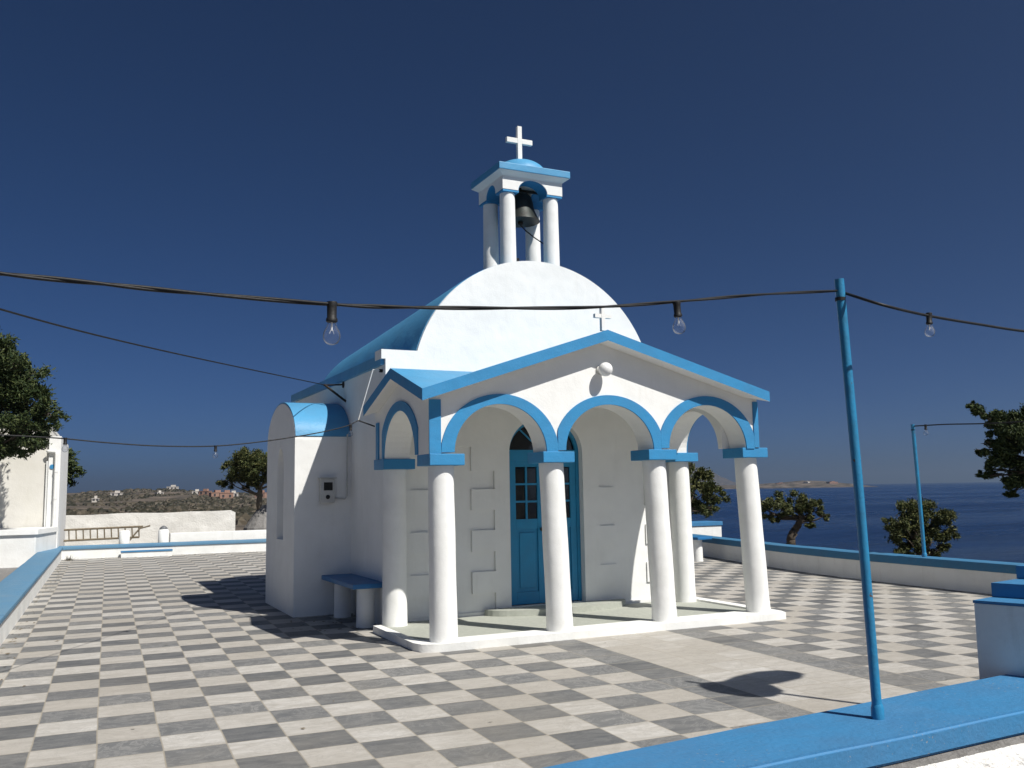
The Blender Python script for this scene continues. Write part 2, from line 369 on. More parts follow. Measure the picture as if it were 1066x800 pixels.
def land_z(x, y):
    d = math.hypot(x, y + 6.6)
    z = -0.08
    if d > 45:
        t = min(1, (d - 45) / 250); z = -0.08 - 2.6 * t * (2 - t)
    coast = 19.5 + 0.02 * y + max(0, y - 25) * 0.16 + 3.0 * noise.noise(Vector((x * .03, y * .03, 3.1)))
    s = (x - coast + 5) / 6.0
    if s > 0: z -= 8.5 * min(1, s) ** 1.3
    ang = math.degrees(math.atan2(x, y + 6.6))
    if d > 350:
        h = 0
        for c, wd, dd, ww, hh in ((2.3, 3.4, 950, 330, 9.0), (-2.5, 4.0, 1050, 380, 7.5), (6.5, 3.2, 800, 260, 6.4), (-9, 5.0, 900, 320, 11.0), (-20, 8, 900, 350, 20.0)):
            h += hh * math.exp(-((ang - c) / wd) ** 2) * math.exp(-((d - dd) / ww) ** 2)
        z += h * 0.62 * (1 + 0.5 * noise.fractal(Vector((x * .008, y * .008, 0.5)), 1.0, 2.0, 5)) + 0.5 * noise.noise(Vector((x * .03, y * .03, 7)))
    return z
bm = BM()
angs = [-60 + i * 1.2 for i in range(40)] + [-12 + i * 0.35 for i in range(72)] + [13.2 + i * 1.0 for i in range(24)] + [37.2 + i * 3.0 for i in range(37)]
rads_ = [0.5, 4, 8, 11, 13] + [15 + i * 1.0 for i in range(18)] + [33 * 1.055 ** i for i in range(71)]
grid = []
for rr in rads_:
    row = []
    for a in angs:
        x = rr * math.sin(R(a)); y = -6.6 + rr * math.cos(R(a)); row.append(bm.verts.new((x, y, land_z(x, y))))
    grid.append(row)
for i in range(len(grid) - 1):
    for j in range(len(angs) - 1): bm.faces.new([grid[i][j], grid[i][j + 1], grid[i + 1][j + 1], grid[i + 1][j]])
# ground behind the viewer
back = [bm.verts.new((x, y, -0.08)) for x, y in ((-60, -60), (60, -60))]
bm.faces.new([back[0], grid[20][0], *[grid[20][j] for j in range(0)], grid[0][0], back[1]]) if False else None
struct('ground', bm, 'land', smooth=True)
# low scrub on the far slopes
rs = random.Random(5); bm = BM()
for _ in range(5200):
    a = R(rs.uniform(-5.5, 9.5)); d = 70 + 1050 * rs.random() ** .8
    x, y = d * math.sin(a), -6.6 + d * math.cos(a)
    if noise.noise(Vector((x * .02, y * .012, 4.4))) < -.12 or y < 34: continue
    r = rs.uniform(.35, 1.1) * (.7 + d / 500); z = land_z(x, y); k = 6
    top = bm.verts.new((x + rs.uniform(-.2, .2) * r, y, z + r * rs.uniform(.55, .95)))
    m1 = [bm.verts.new((x + r * rs.uniform(.55, .95) * math.cos(6.283 * i / k), y + r * rs.uniform(.55, .95) * math.sin(6.283 * i / k), z + r * rs.uniform(.25, .6))) for i in range(k)]
    m0 = [bm.verts.new((x + r * 1.05 * math.cos(6.283 * i / k), y + r * 1.05 * math.sin(6.283 * i / k), z - .3)) for i in range(k)]
    for i in range(k):
        bm.faces.new([top, m1[i], m1[(i + 1) % k]]); bm.faces.new([m1[i], m0[i], m0[(i + 1) % k], m1[(i + 1) % k]])
tag(obj('scrub', bm, 'scrub', None), 'dark low scrub scattered over the dry far slopes', 'scrub', None, 'stuff')
bm = BM(); box(bm, -300, 25, -300, -9.5, -3.0, -0.1)
struct('ground_behind', bm, 'soil')

bm = BM()
S = 14000.0
bm.faces.new([bm.verts.new(p) for p in ((-S, -S, -6.4), (S, -S, -6.4), (S, S, -6.4), (-S, S, -6.4))])
struct('sea', bm, 'sea')

def ridge(name, a0, a1, d0, d1, hfun, na=120, nd=14):
    bm = BM(); rows = []
    for j in range(nd + 1):
        t = j / nd; row = []
        for i in range(na + 1):
            a = a0 + (a1 - a0) * i / na; d = d0 + (d1 - d0) * t
            x = d * math.sin(R(a)); y = -6.6 + d * math.cos(R(a))
            h = hfun(a, t) * math.sin(math.pi * min(1, t * 1.0)) ** 0.8
            h *= 1 + 0.35 * noise.fractal(Vector((x * .004, y * .004, 2)), 1.0, 2.0, 6)
            row.append(bm.verts.new((x, y, -6.6 + max(0, h))))
        rows.append(row)
    for j in range(nd):
        for i in range(na): bm.faces.new([rows[j][i], rows[j][i + 1], rows[j + 1][i + 1], rows[j + 1][i]])
    return struct(name, bm, 'land', smooth=True)
def bump(a, c, wl, wr): return math.exp(-((a - c) / (wl if a < c else wr)) ** 2)
ridge('headland', 20, 45.5, 2300, 2700, lambda a, t: (13 * bump(a, 41.5, 4.0, 2.2) + 10 * bump(a, 33, 6, 3) + 4.5) * min(1, max(0, (45.4 - a) / 1.2)) * min(1, (a - 20) / 2))
ridge('far_mountain', 22, 42, 6300, 7600, lambda a, t: 150 * bump(a, 34.6, 2.6, 2.1) + 95 * bump(a, 30, 4, 3), na=100)

# ------------------------------------------------------------------ low walls round the plaza
def wall_strip(name, label, inner, outer_off, h, cap_t, over, cap_over_z=0.0, wmat='white_wall', cmat='blue_kerb', z0=-0.5):
    """a low wall that follows the polyline inner (its plaza-side foot); outer_off to the outside; painted cap"""
    t = thing(name, label, 'wall')
    def offs(pl, d):
        out = []
        for i, p in enumerate(pl):
            a = Vector(pl[max(i - 1, 0)]); b = Vector(pl[min(i + 1, len(pl) - 1)]); tt = (b - a).normalized(); n = Vector((-tt.y, tt.x))
            out.append(Vector(p) + n * d)
        return out
    def ribbon(bm, A, B, zl, zh, bev=0.0):
        n = len(A); rows = []
        for i in range(n):
            jz = 0.012 * noise.noise(Vector((A[i][0] * 2, A[i][1] * 2, 0)))
            rows.append([bm.verts.new((*A[i], zl)), bm.verts.new((*A[i], zh + jz)), bm.verts.new((*B[i], zh + jz)), bm.verts.new((*B[i], zl))])
        for a, b in zip(rows, rows[1:]):
            for k in range(4): bm.faces.new([a[k], a[(k + 1) % 4], b[(k + 1) % 4], b[k]])
        bm.faces.new(rows[0]); bm.faces.new(rows[-1])
        bmesh.ops.recalc_face_normals(bm, faces=bm.faces)
        if bev:
            es = [e for e in bm.edges if len(e.link_faces) == 2 and e.calc_face_angle(0) > 1.0]
            bmesh.ops.bevel(bm, geom=es, offset=bev, segments=3, affect='EDGES', profile=0.5)
    bm = BM(); ribbon(bm, offs(inner, 0), offs(inner, outer_off), z0, h - cap_t - 0.002)
    obj('wall', bm, wmat, t)
    sg = 1 if outer_off > 0 else -1
    bm = BM(); ribbon(bm, offs(inner, -over * sg), offs(inner, outer_off + over * sg), h - cap_t, h, 0.012)
    obj('coping', bm, cmat, t, angle=40)
    return t
def dense(pl, step=0.5):
    out = []
    for a, b in zip(pl, pl[1:]):
        n = max(1, int((Vector(b) - Vector(a)).length / step))
        out += [tuple(Vector(a).lerp(Vector(b), i / n)) for i in range(n)]
    return out + [pl[-1]]
def smooth_pl(pl, it=2):
    for _ in range(it):
        q = [pl[0]]
        for a, b in zip(pl, pl[1:]):
            a_, b_ = Vector(a), Vector(b); q += [tuple(a_.lerp(b_, .25)), tuple(a_.lerp(b_, .75))]
        pl = q + [pl[-1]]
    return pl
wall_strip('low_wall', 'low white wall with a broad blue coping beside the sea, carrying the thin far pole', dense(smooth_pl(RW), .6), 0.30, 0.46, 0.13, 0.035, cmat='blue_sea')
wall_strip('low_wall', 'low white wall with blue coping along the left edge of the paving', dense([(-1.05, -3.7), (-1.04, 6), (-1.05, 20.6)], .7), 0.42, 0.35, 0.07, 0.03, cmat='blue_old')
wall_strip('low_wall', 'low white wall with blue coping across the far end of the paving, in front of the ladder', dense([(-1.5, 20.9), (1.5, 20.95), (14.9, 20.75)], .7), 0.40, 0.34, 0.09, 0.03, cmat='blue_old')

# the blue-topped kerb wall in the foreground
t = thing('low_wall', 'wide blue painted wall top in the foreground with the tall blue pole on it', 'wall')
K0, K1 = (-1.45, -3.83), (8.2, -2.61); F0, F1 = (-1.45, -4.07), (8.2, -3.353)
def kerb_ribbon(bm, off, z0, z1, n=60, jit=0.0):
    rows = []
    for i in range(n + 1):
        s = i / n
        b = Vector(K0).lerp(Vector(K1), s); f_ = Vector(F0).lerp(Vector(F1), s); f_ = f_ + Vector((0, -off))
        j = jit * noise.noise(Vector((b.x * 1.5, 3, 1)))
        rows.append([bm.verts.new((b.x, b.y, z0)), bm.verts.new((b.x, b.y, z1 + j)), bm.verts.new((f_.x, f_.y + j, z1 + j)), bm.verts.new((f_.x, f_.y + j, z0))])
    for a, b in zip(rows, rows[1:]):
        for k in range(4): bm.faces.new([a[k], a[(k + 1) % 4], b[(k + 1) % 4], b[k]])
    bm.faces.new(rows[0]); bm.faces.new(rows[-1]); bmesh.ops.recalc_face_normals(bm, faces=bm.faces)
bm = BM(); kerb_ribbon(bm, 0, 0.545, 0.65, jit=0.004)
es = [e for e in bm.edges if len(e.link_faces) == 2 and e.calc_face_angle(0) > 1.0]
bmesh.ops.bevel(bm, geom=es, offset=0.014, segments=3, affect='EDGES')
obj('coping', bm, 'blue_kerb', t, angle=40)
bm = BM(); kerb_ribbon(bm, -0.012, 0.505, 0.543); obj('mortar_joint', bm, 'concrete', t)
bm = BM()
nx, nz = 420, 26
rows = []
for i in range(nx + 1):
    s = i / nx; f_ = Vector(F0).lerp(Vector(F1), s); row = []
    for j in range(nz + 1):
        q = j / nz
        z = 0.515 - 0.8 * q; y = f_.y - 0.005 - 0.10 * min(1, q * 3.0) ** .6 if q > 0 else f_.y + 0.02
        p = Vector((f_.x, y, z)); nn = noise.fractal(Vector((p.x * 16, p.z * 16, p.y * 4)), 0.9, 2.0, 4)
        if q > 0: p.y -= 0.017 * nn; p.z += 0.010 * nn
        row.append(bm.verts.new(p))
    rows.append(row)
for a, b in zip(rows, rows[1:]):
    for j in range(nz): bm.faces.new([a[j], a[j + 1], b[j + 1], b[j]])
obj('roughcast_face', bm, 'rough_white', t, smooth=True)

# ------------------------------------------------------------------ the chapel
CH = thing('chapel', 'small white chapel with blue barrel roof, arched porch and bell tower on the chequered paving', 'chapel', (3.3, 2.75, 0), 0.035)
FZ = 0.06
# floor of the porch with its raised white rim
bm = BM()
rim_o = [(-0.30, 1.5), (-0.31, 0.06), (-0.26, -0.09), (-0.10, -0.16), (1.3, -0.17), (2.8, -0.19), (4.30, -0.23), (4.50, -0.21), (4.56, -0.06), (4.58, 1.9), (4.42, 1.9), (4.40, 0.26), (4.3, 0.20), (0.1, 0.16), (-0.12, 0.16), (-0.20, 0.3), (-0.20, 1.5)]
prism(bm, rim_o, FLAT, -0.02, 0.082)
es = [e for e in bm.edges if all(v.co.z > 0.08 for v in e.verts) and len(e.link_faces) == 2 and e.calc_face_angle(0) > 1.0]
bmesh.ops.bevel(bm, geom=es, offset=0.018, segments=3, affect='EDGES')
obj('porch_rim', bm, 'white_wall', CH, angle=50)
bm = BM(); box(bm, -0.198, 4.398, 0.165, 1.72, -0.02, FZ)
obj('porch_floor', bm, 'terrazzo', CH)
bm = BM(); prism(bm, [(2.3 + 1.05 * math.cos(R(a)), 1.72 + 0.42 * math.sin(R(a))) for a in range(180, 361, 9)], FLAT, FZ - 0.01, 0.135)
obj('door_step', bm, 'terrazzo', CH)

# main walls
FC, FZC, FR = 2.14, 2.95, 1.843
SH = 3.45
xs = math.sqrt(FR ** 2 - (SH - FZC) ** 2)
ang = math.degrees(math.atan2(SH - FZC, xs))
DOOR = dict(c=2.21, hw=0.56, sp=2.15, top=2.62, z0=0.13)
def pointed(c, hw, z0, sp, top, n=14):
    """a door outline with a slightly pointed round head"""
    h = top - sp; pts = [(c - hw, z0), (c - hw, sp)]
    for i in range(1, n): 
        q = i / n; pts.append((c - hw * math.cos(q * math.pi / 2) ** 0.92, sp + h * math.sin(q * math.pi / 2)))
    pts.append((c, top))
    pts += [(2 * c - x, z) for x, z in pts[-2:1:-1]] + [(c + hw, sp), (c + hw, z0)]
    return pts
facade = [(-0.06, -0.1), (-0.06, SH - .12), (-0.115, SH - .12), (-0.115, SH)] + arc(FC, FZC, FR, 180 - ang, ang, 56) + [(4.45, SH), (4.45, SH - .12), (4.34, SH - .12), (4.34, -0.1)]
ROWS = [(.10, .335, 1), (.335, .61, 0), (.61, .865, 1), (.865, 1.14, 0), (1.14, 1.40, 1), (1.40, 1.67, 0), (1.67, 1.91, 1), (1.91, 2.22, 0)]
def recess(wide, narrow, gr=0.0):
    L_, R_ = [], []
    for z0, z1, w in ROWS:
        lo, hi = wide if w else narrow
        L_ += [(lo - gr, z0), (lo - gr, z1)]; R_ += [(hi + gr, z0), (hi + gr, z1)]
    return L_ + R_[::-1]
QL, QR = ((0.26, 1.43), (0.52, 1.10)), ((3.02, 4.02), (3.28, 3.78))
bm = BM()
prism(bm, facade, FRONT, 1.75, 2.02, holes=[recess(*QL), recess(*QR), pointed(DOOR['c'], DOOR['hw'], DOOR['z0'], DOOR['sp'], DOOR['top'])[::-1]])
es = [e for e in bm.edges if len(e.link_faces) == 2 and e.calc_face_angle(0) > 1.2 and min(v.co.y for v in e.verts) < 1.76 and max(v.co.y for v in e.verts) < 1.76]
obj('front_wall', bm, 'white', CH)
for q, dp in ((QL, .032), (QR, .022)):
    bm = BM(); prism(bm, recess(*q, gr=-.0015), FRONT, 1.75 + dp, 2.015); obj('quoin_recess', bm, 'white', CH)
bm = BM()
prism(bm, [(-0.05, -0.1), (-0.05, 3.28), (4.33, 3.28), (4.33, -0.1)], FRONT, 2.02, 6.9)
obj('nave_wall', bm, 'white', CH)
# barrel roof, falling a little towards the back
bm = BM()
n = 40; prof = [(-0.111, 3.26), (-0.111, 3.385)] + arc(FC, 2.95, 1.849, 166.2, 13.8, n) + [(4.446, 3.385), (4.446, 3.26)]
rows = []
for b in [1.80] + [2.02 + 0.32 * i for i in range(16)] + [7.0]:
    k = 1.0 - 0.044 * max(0, b - 2.0)
    rows.append([bm.verts.new((x, b, 3.39 + (z - 3.39) * k if z > 3.39 else z)) for x, z in prof])
for a, b in zip(rows, rows[1:]):
    for i in range(len(prof)): bm.faces.new([a[i], a[(i + 1) % len(prof)], b[(i + 1) % len(prof)], b[i]])
bm.faces.new(rows[0]); bm.faces.new(rows[-1])
obj('roof', bm, 'blue_roof', CH, angle=35)

# side chapel (barrel-vaulted apse on the left flank)
sc0, sc1, ssp, stop = 3.36, 5.30, 2.40, 2.97
scc = (sc0 + sc1) / 2; shw = (sc1 - sc0) / 2
prof = [(sc0, -0.1), (sc0, ssp)] + arc(scc, ssp, shw, 180, 0, 24, stop - ssp)[1:-1] + [(sc1, ssp), (sc1, -0.1)]
nich = [(4.08, 1.0), (4.08, 1.95)] + arc(4.30, 1.95, 0.22, 180, 0, 12, 0.36)[1:-1] + [(4.52, 1.95), (4.52, 1.0)]
bm = BM(); prism(bm, [(p[0], p[1] if p[1] < 0 else p[1] - 0.006) for p in prof], SIDE, -0.835, -0.72, holes=[nich[::-1]]); prism(bm, [(p[0], p[1] if p[1] < 0 else p[1] - 0.012) for p in prof], SIDE, -0.72, -0.045)
side = obj('side_apse', bm, 'white', CH)
bm = BM()
A_ = arc(scc, ssp + 0.004, shw + 0.012, 176, 4, 24, stop - ssp + 0.012); B_ = arc(scc, ssp - 0.004, shw - 0.002, 176, 4, 24, stop - ssp - 0.003)
prism(bm, A_ + B_[::-1], SIDE, -0.829, -0.055)
obj('apse_roof', bm, 'blue_roof', side, angle=40)
bm = BM(); box(bm, -0.735, -0.725, 4.085, 4.515, 1.005, 2.3); obj('niche_panel', bm, 'white_wall', side)

# porch: columns
def zs(a, z): return z + 0.020 * a
def column(a, b, z0, z1, r=0.148, lean=0.0, cap=True, cw=0.20):
    bm = BM()
    prof = [(r * 1.04, z0), (r * 1.02, z0 + 0.03)] + [(r * (1 - 0.06 * i / 10 + 0.012 * math.sin(i * 1.3 + a)), z0 + 0.03 + (z1 - z0 - 0.03) * i / 10) for i in range(1, 11)]
    lathe(bm, prof, (a, b, 0), 36)
    for v in bm.verts: v.co.x += lean * (1 - (v.co.z - z0) / (z1 - z0))      # hand-built: not quite plumb
    c = obj('column', bm, 'white_col', CH, angle=50)
    if cap:
        bm = BM(); box(bm, a - cw, a + cw, b - cw, b + cw, z1 + 0.002, z1 + 0.125, bev=0.008)
        obj('capital', bm, 'blue', c)
    return c
COLS = [(0.0, 0.02), (1.35, 0.02), (2.76, 0.02), (4.18, 0.04)]
for (a, b), ln in zip(COLS, (.02, .07, .08, .10)): column(a, b, 0.072, zs(a, 1.925), lean=ln)
column(-0.02, 1.53, FZ - .01, 1.925, 0.15)
column(4.22, 1.53, FZ - .01, zs(4.2, 1.925), 0.15, lean=.03)

# porch: arcade wall with its three arches (and the side arches)
def zf(a): return (2.715 + 0.755 * (a + .35) / 2.27 if a < 1.92 else 2.825 + 0.645 * (4.27 - a) / 2.35) - 0.115   # underside of the front gable
arches = [(0.645, 0.555), (2.045, 0.595), (3.45, 0.585)]
def arcade_poly(a0, a1, arcs, ztop, z_sp, zr):
    pts = [(a0, z_sp(a0))]
    pts += [(a0, ztop(a0))] + [(q, ztop(q)) for q in ([1.92] if a0 < 1.92 < a1 else [])] + [(a1, ztop(a1)), (a1, z_sp(a1))]
    for c, hw in arcs[::-1]:
        zz = z_sp(c); pts += [(x, z) for x, z in arc(c, zz, hw, 0, 180, 28, zr)]
    return pts
ZSP = lambda a: zs(a, 2.052)
bm = BM()
prism(bm, arcade_poly(-0.20, 4.24, arches, lambda a: zf(min(max(a, -.2), 4.25)) + 0.04, ZSP, 0.53), FRONT, -0.155, 0.165)
obj('porch_front_wall', bm, 'white', CH)
# side walls of the porch with one arch and a small gable each
B0, BM_, B1 = -0.37, 0.68, 1.75
def zside(b, a): 
    e = 2.60 if a < 2 else 2.69
    return e + (2.93 - 2.60) * (1 - abs(b - BM_) / (BM_ - B0))
for a0, a1, sgn in ((-0.20, 0.12, 1), (3.92, 4.24, -1)):
    e = zs((a0 + a1) / 2, 2.052)
    pts = [(0.168, e), (0.168, zside(0.168, a0) + .03), (BM_, zside(BM_, a0) + .03), (1.748, zside(1.748, a0) + .03), (1.748, e)] + arc(0.80, e, 0.555, 0, 180, 24, 0.53)
    bm = BM(); prism(bm, pts, SIDE, a0, a1); obj('porch_side_wall', bm, 'white', CH)
# blue bands round the arches
def band(c, hw, lo, hi, frame, d0, d1, zsp, ro=0.155, rise=0.53):
    out = [(min(max(x, lo), hi), z) for x, z in arc(c, zsp, hw + ro, 180, 0, 40, rise + ro - .042)]
    inn = arc(c, zsp, hw + 0.003, 0, 180, 40, rise + 0.003)
    # where the band is cut by its neighbour the cut is upright
    bm = BM(); pts = []
    for p in out:
        if not pts or (Vector(p) - Vector(pts[-1])).length > 1e-4: pts.append(p)
    prism(bm, pts + inn, frame, d0, d1)
    return obj('arch_trim', bm, 'blue', CH)
mid = [-0.067, (arches[0][0] + arches[1][0]) / 2, (arches[1][0] + arches[2][0]) / 2, 4.165]
for i, (c, hw) in enumerate(arches):
    band(c, hw, mid[i] + .0006, mid[i + 1] - .0006, FRONT, -0.172, -0.1535, ZSP(c))
band(0.80, 0.555, 0.17, 1.42, SIDE, -0.217, -0.1985, zs(0, 2.052)); band(0.80, 0.555, 0.17, 1.42, SIDE, 4.2385, 4.257, zs(4.08, 2.052))
for a0, a1 in ((-0.2, -0.068), (4.166, 4.24)):
    bm = BM(); prism(bm, [(a0, zs(a0, 2.053)), (a0, zs(a0, 2.63)), (a1, zs(a1, 2.63)), (a1, zs(a1, 2.053))], FRONT, -0.1725, -0.1535); obj('corner_strip', bm, 'blue', CH)
for d0, d1, a in ((-0.2175, -0.1985, 0.0), (4.2385, 4.2575, 4.05)):
    for b0, b1 in ((1.56, 1.66),):
        bm = BM(); prism(bm, [(b0, zs(a, 2.053)), (b0, zs(a, 2.5)), (b1, zs(a, 2.5)), (b1, zs(a, 2.053))], SIDE, d0, d1); obj('corner_strip', bm, 'blue', CH)
# cross-gabled roof slab of the porch
TH = 0.125
aL, aR, aM = -0.35, 4.27, 1.92
zeL, zeR, zr = 2.715, 2.825, 3.47
zsd = 3.06
def Lp(t): return (aL + (aM - aL) * t, zeL + (zr - zeL) * t)
tl = (zsd - zeL) / (zr - zeL); avL = aL + (aM - aL) * tl
tr = (zsd + .08 - zeR) / (zr - zeR); avR = aR + (aM - aR) * tr
P_ = dict(a=(aL, B0, zeL), b=(aM, B0, zr), c=(aR, B0, zeR), d=(aL, BM_, zsd), e=(aL, B1, zeL), f=(avL, BM_, zsd), g=(aM, B1, zr), h=(aR, BM_, zsd + .08), i=(aR, B1, zeR), j=(avR, BM_, zsd + .08))
top_f = [('a', 'd', 'f'), ('d', 'e', 'f'), ('a', 'f', 'e', 'g', 'b'), ('c', 'j', 'h'), ('h', 'j', 'i'), ('c', 'b', 'g', 'i', 'j')]
bm = BM()
vt = {k: bm.verts.new(v) for k, v in P_.items()}; vb = {k: bm.verts.new((v[0], v[1], v[2] - TH)) for k, v in P_.items()}
for q in top_f:
    for vv, mi in ((vt, 0), (vb, 1)):
        ids = q
        if len(q) == 5:                                    # split along the valley so that each piece is flat
            bm.faces.new([vv[k] for k in (q[0], q[1], q[4])] if q[0] == 'a' else [vv[k] for k in (q[0], q[1], q[4])]).material_index = mi
            if q[0] == 'a':
                bm.faces.new([vv[k] for k in ('f', 'g', 'b')]).material_index = mi; bm.faces.new([vv[k] for k in ('f', 'e', 'g')]).material_index = mi
            else:
                bm.faces.new([vv[k] for k in ('b', 'g', 'j')]).material_index = mi; bm.faces.new([vv[k] for k in ('g', 'i', 'j')]).material_index = mi
        else: bm.faces.new([vv[k] for k in q]).material_index = mi
for k, l, mi in (('a', 'b', 2), ('b', 'c', 2), ('a', 'd', 2), ('d', 'e', 2), ('c', 'h', 2), ('h', 'i', 2), ('e', 'g', 2), ('g', 'i', 2)):
    bm.faces.new([vt[k], vt[l], vb[l], vb[k]]).material_index = mi
# merge the two coplanar-split c-b-g-i-j duplicates cleanly
bmesh.ops.remove_doubles(bm, verts=bm.verts, dist=1e-5)
obj('porch_roof', bm, ['blue_roof', 'white', 'blue'], CH)
# cross on the tip of the porch gable
bm = BM(); box(bm, 1.885, 1.935, -0.30, -0.25, 3.47, 3.76, bev=.004); box(bm, 1.80, 1.884, -0.298, -0.252, 3.62, 3.665); box(bm, 1.936, 2.02, -0.298, -0.252, 3.62, 3.665)
obj('gable_cross', bm, 'white_col', CH)

# raised quoins on the front wall

# door with two leaves, panes and a fanlight
D = DOOR
def door_leaf(a0, a1, parent, name='door_leaf'):
    bm = BM(); y0, y1 = 1.865, 1.91; st = 0.09
    zt, z0 = D['sp'] - 0.10, D['z0'] + 0.012
    zl = z0 + 1.05
    box(bm, a0, a0 + st, y0, y1, z0, zt, bev=.004); box(bm, a1 - st, a1, y0, y1, z0, zt, bev=.004)
    for za, zb in ((z0, z0 + .16), (zl - .06, zl + .07), (zt - .09, zt)): box(bm, a0 + st + .001, a1 - st - .001, y0 + .001, y1 - .001, za, zb, bev=.003)
    box(bm, a0 + st + .001, a1 - st - .001, y0 + .022, y1 - .005, z0 + .161, zl - .061)
    box(bm, a0 + st + .05, a1 - st - .05, y0 + .008, y0 + .0215, z0 + .21, zl - .11, bev=.006)
    mx = (a0 + a1) / 2; gh = (zt - .09 - zl - .07)
    box(bm, mx - .013, mx + .013, y0 + .004, y1 - .004, zl + .071, zt - .091)
    for i in (1, 2):
        zz = zl + .07 + gh * i / 3
        box(bm, a0 + st + .001, mx - .0135, y0 + .006, y1 - .006, zz - .013, zz + .013); box(bm, mx + .0135, a1 - st - .001, y0 + .006, y1 - .006, zz - .013, zz + .013)
    leaf = obj(name, bm, 'blue_door', parent)
    for i in range(3):
        for x0, x1 in ((a0 + st, mx - .013), (mx + .013, a1 - st)):
            bm = BM(); box(bm, x0 + .001, x1 - .001, y0 + .022, y0 + .028, zl + .071 + gh * i / 3 + (.013 if i else 0), zl + .07 + gh * (i + 1) / 3 - .014); obj('pane', bm, 'dark_pane', leaf)
    return leaf
bm = BM()
fr_o = pointed(D['c'], D['hw'] - .002, D['z0'] + .004, D['sp'], D['top'] - .003); fr_i = pointed(D['c'], D['hw'] - .05, D['z0'] + .004, D['sp'], D['top'] - .055)
# frame as one band: outer outline, then the inner one back
prism(bm, fr_o + fr_i[::-1], FRONT, 1.855, 1.93)
frame = obj('door_frame', bm, 'blue_door', CH)
bm = BM(); box(bm, D['c'] - D['hw'] + .05, D['c'] + D['hw'] - .05, 1.86, 1.925, D['sp'] - .10, D['sp'] + .04, bev=.004); obj('transom', bm, 'blue_door', frame)
bm = BM()
fan = [p for p in pointed(D['c'], D['hw'] - .052, D['sp'] + .042, D['sp'] + .05, D['top'] - .057)]
prism(bm, fan, FRONT, 1.893, 1.90); obj('fanlight', bm, 'dark_pane', frame)
bm = BM()
for an in (45, 90, 135):
    c_, s_ = math.cos(R(an)), math.sin(R(an)); r1 = 0.52 if an != 90 else 0.40
    base = Vector((D['c'] + .03 * c_, 1.882, D['sp'] + .04)); tip = Vector((D['c'] + .47 * c_, 1.882, D['sp'] + .03 + .40 * s_))
    tube(bm, [base, tip], 0.012, 6)
obj('glazing_bar', bm, 'blue_door', frame)
l1 = door_leaf(D['c'] - D['hw'] + .052, D['c'] - .002, CH); l2 = door_leaf(D['c'] + .002, D['c'] + D['hw'] - .052, CH)
bm = BM(); lathe(bm, [(0.0, 0), (.022, .006), (.026, .02), (.012, .035), (.01, .05)], (D['c'] - .05, 1.815, 1.12), 14, axis=(0, 1, 0)); obj('door_knob', bm, 'iron', l1, smooth=True)
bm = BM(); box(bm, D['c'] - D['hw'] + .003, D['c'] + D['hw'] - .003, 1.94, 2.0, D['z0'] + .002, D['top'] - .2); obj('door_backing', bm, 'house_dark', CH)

# belfry
ta0, ta1, tb0, tb1 = 1.90, 2.60, 2.20, 2.78
tw = thing('belfry', None, None); tw.parent = CH
del tw
bel = None
bm = BM(); box(bm, ta0 - .17, ta1 + .17, tb0 - .15, tb1 + .17, 4.45, 4.63)
bel = obj('belfry', bm, 'white', CH)
for a in (ta0, ta1):
    for b in (tb0, tb1):
        bm = BM(); lathe(bm, [(.118, 4.6), (.116, 5.0), (.112, 5.4), (.108, 5.86)], (a, b, 0), 26); obj('belfry_column', bm, 'white_col', bel, angle=50)
        bm = BM(); box(bm, a - .125, a + .125, b - .125, b + .125, 5.862, 5.892); obj('column_band', bm, 'blue', bel)
# block with an arch through each side: two front/back plates and two side plates
x0, x1, y0, y1 = ta0 - .13, ta1 + .13, tb0 - .13, tb1 + .13
zb, zt = 5.894, 6.085
hole = lambda c, hw, h: arc(c, zb, hw, 0, 180, 20, h)
bm = BM()
for d0, d1 in ((y0, y0 + .25), (y1 - .25, y1)):
    prism(bm, [(x0, zb), (x0, zt), (x1, zt), (x1, zb)] + hole((x0 + x1) / 2, .235, .172), FRONT, d0, d1)
for d0, d1 in ((x0, x0 + .25), (x1 - .25, x1)):
    prism(bm, [(y0 + .251, zb), (y0 + .251, zt), (y1 - .251, zt), (y1 - .251, zb)] + hole((y0 + y1) / 2, .175, .165), SIDE, d0 + .001, d1 - .001)
obj('arch_block', bm, 'white', bel)
# blue reveals inside the belfry arches
bm = BM()
for d0, d1 in ((y0 + .012, y0 + .24), (y1 - .24, y1 - .012)):
    o_ = arc((x0 + x1) / 2, zb, .2335, 180, 0, 20, .1705); i_ = arc((x0 + x1) / 2, zb, .225, 0, 180, 20, .163); prism(bm, o_ + i_, FRONT, d0, d1)
for d0, d1 in ((x0 + .012, x0 + .24), (x1 - .24, x1 - .012)):
    o_ = arc((y0 + y1) / 2, zb, .1735, 180, 0, 20, .1635); i_ = arc((y0 + y1) / 2, zb, .165, 0, 180, 20, .156); prism(bm, o_ + i_, SIDE, d0, d1)
obj('arch_reveal', bm, 'blue', bel)
bm = BM()
ov = .085
fr_ = [(x0 - .0, y0 - .0, zt), (x1, y0, zt), (x1, y1, zt), (x0, y1, zt)]
o1 = [(x0 - ov, y0 - ov), (x1 + ov, y0 - ov), (x1 + ov, y1 + ov), (x0 - ov, y1 + ov)]
va = [bm.verts.new(p) for p in fr_]; vb_ = [bm.verts.new((*p, zt + .06)) for p in o1]
for i in range(4): bm.faces.new([va[i], va[(i + 1) % 4], vb_[(i + 1) % 4], vb_[i]])
bm.faces.new(va); bm.faces.new(vb_)
obj('cornice', bm, 'white', bel)
bm = BM(); box(bm, x0 - ov - .006, x1 + ov + .006, y0 - ov - .006, y1 + ov + .006, zt + .062, zt + .165, bev=.01); obj('belfry_slab', bm, 'blue_roof', bel)
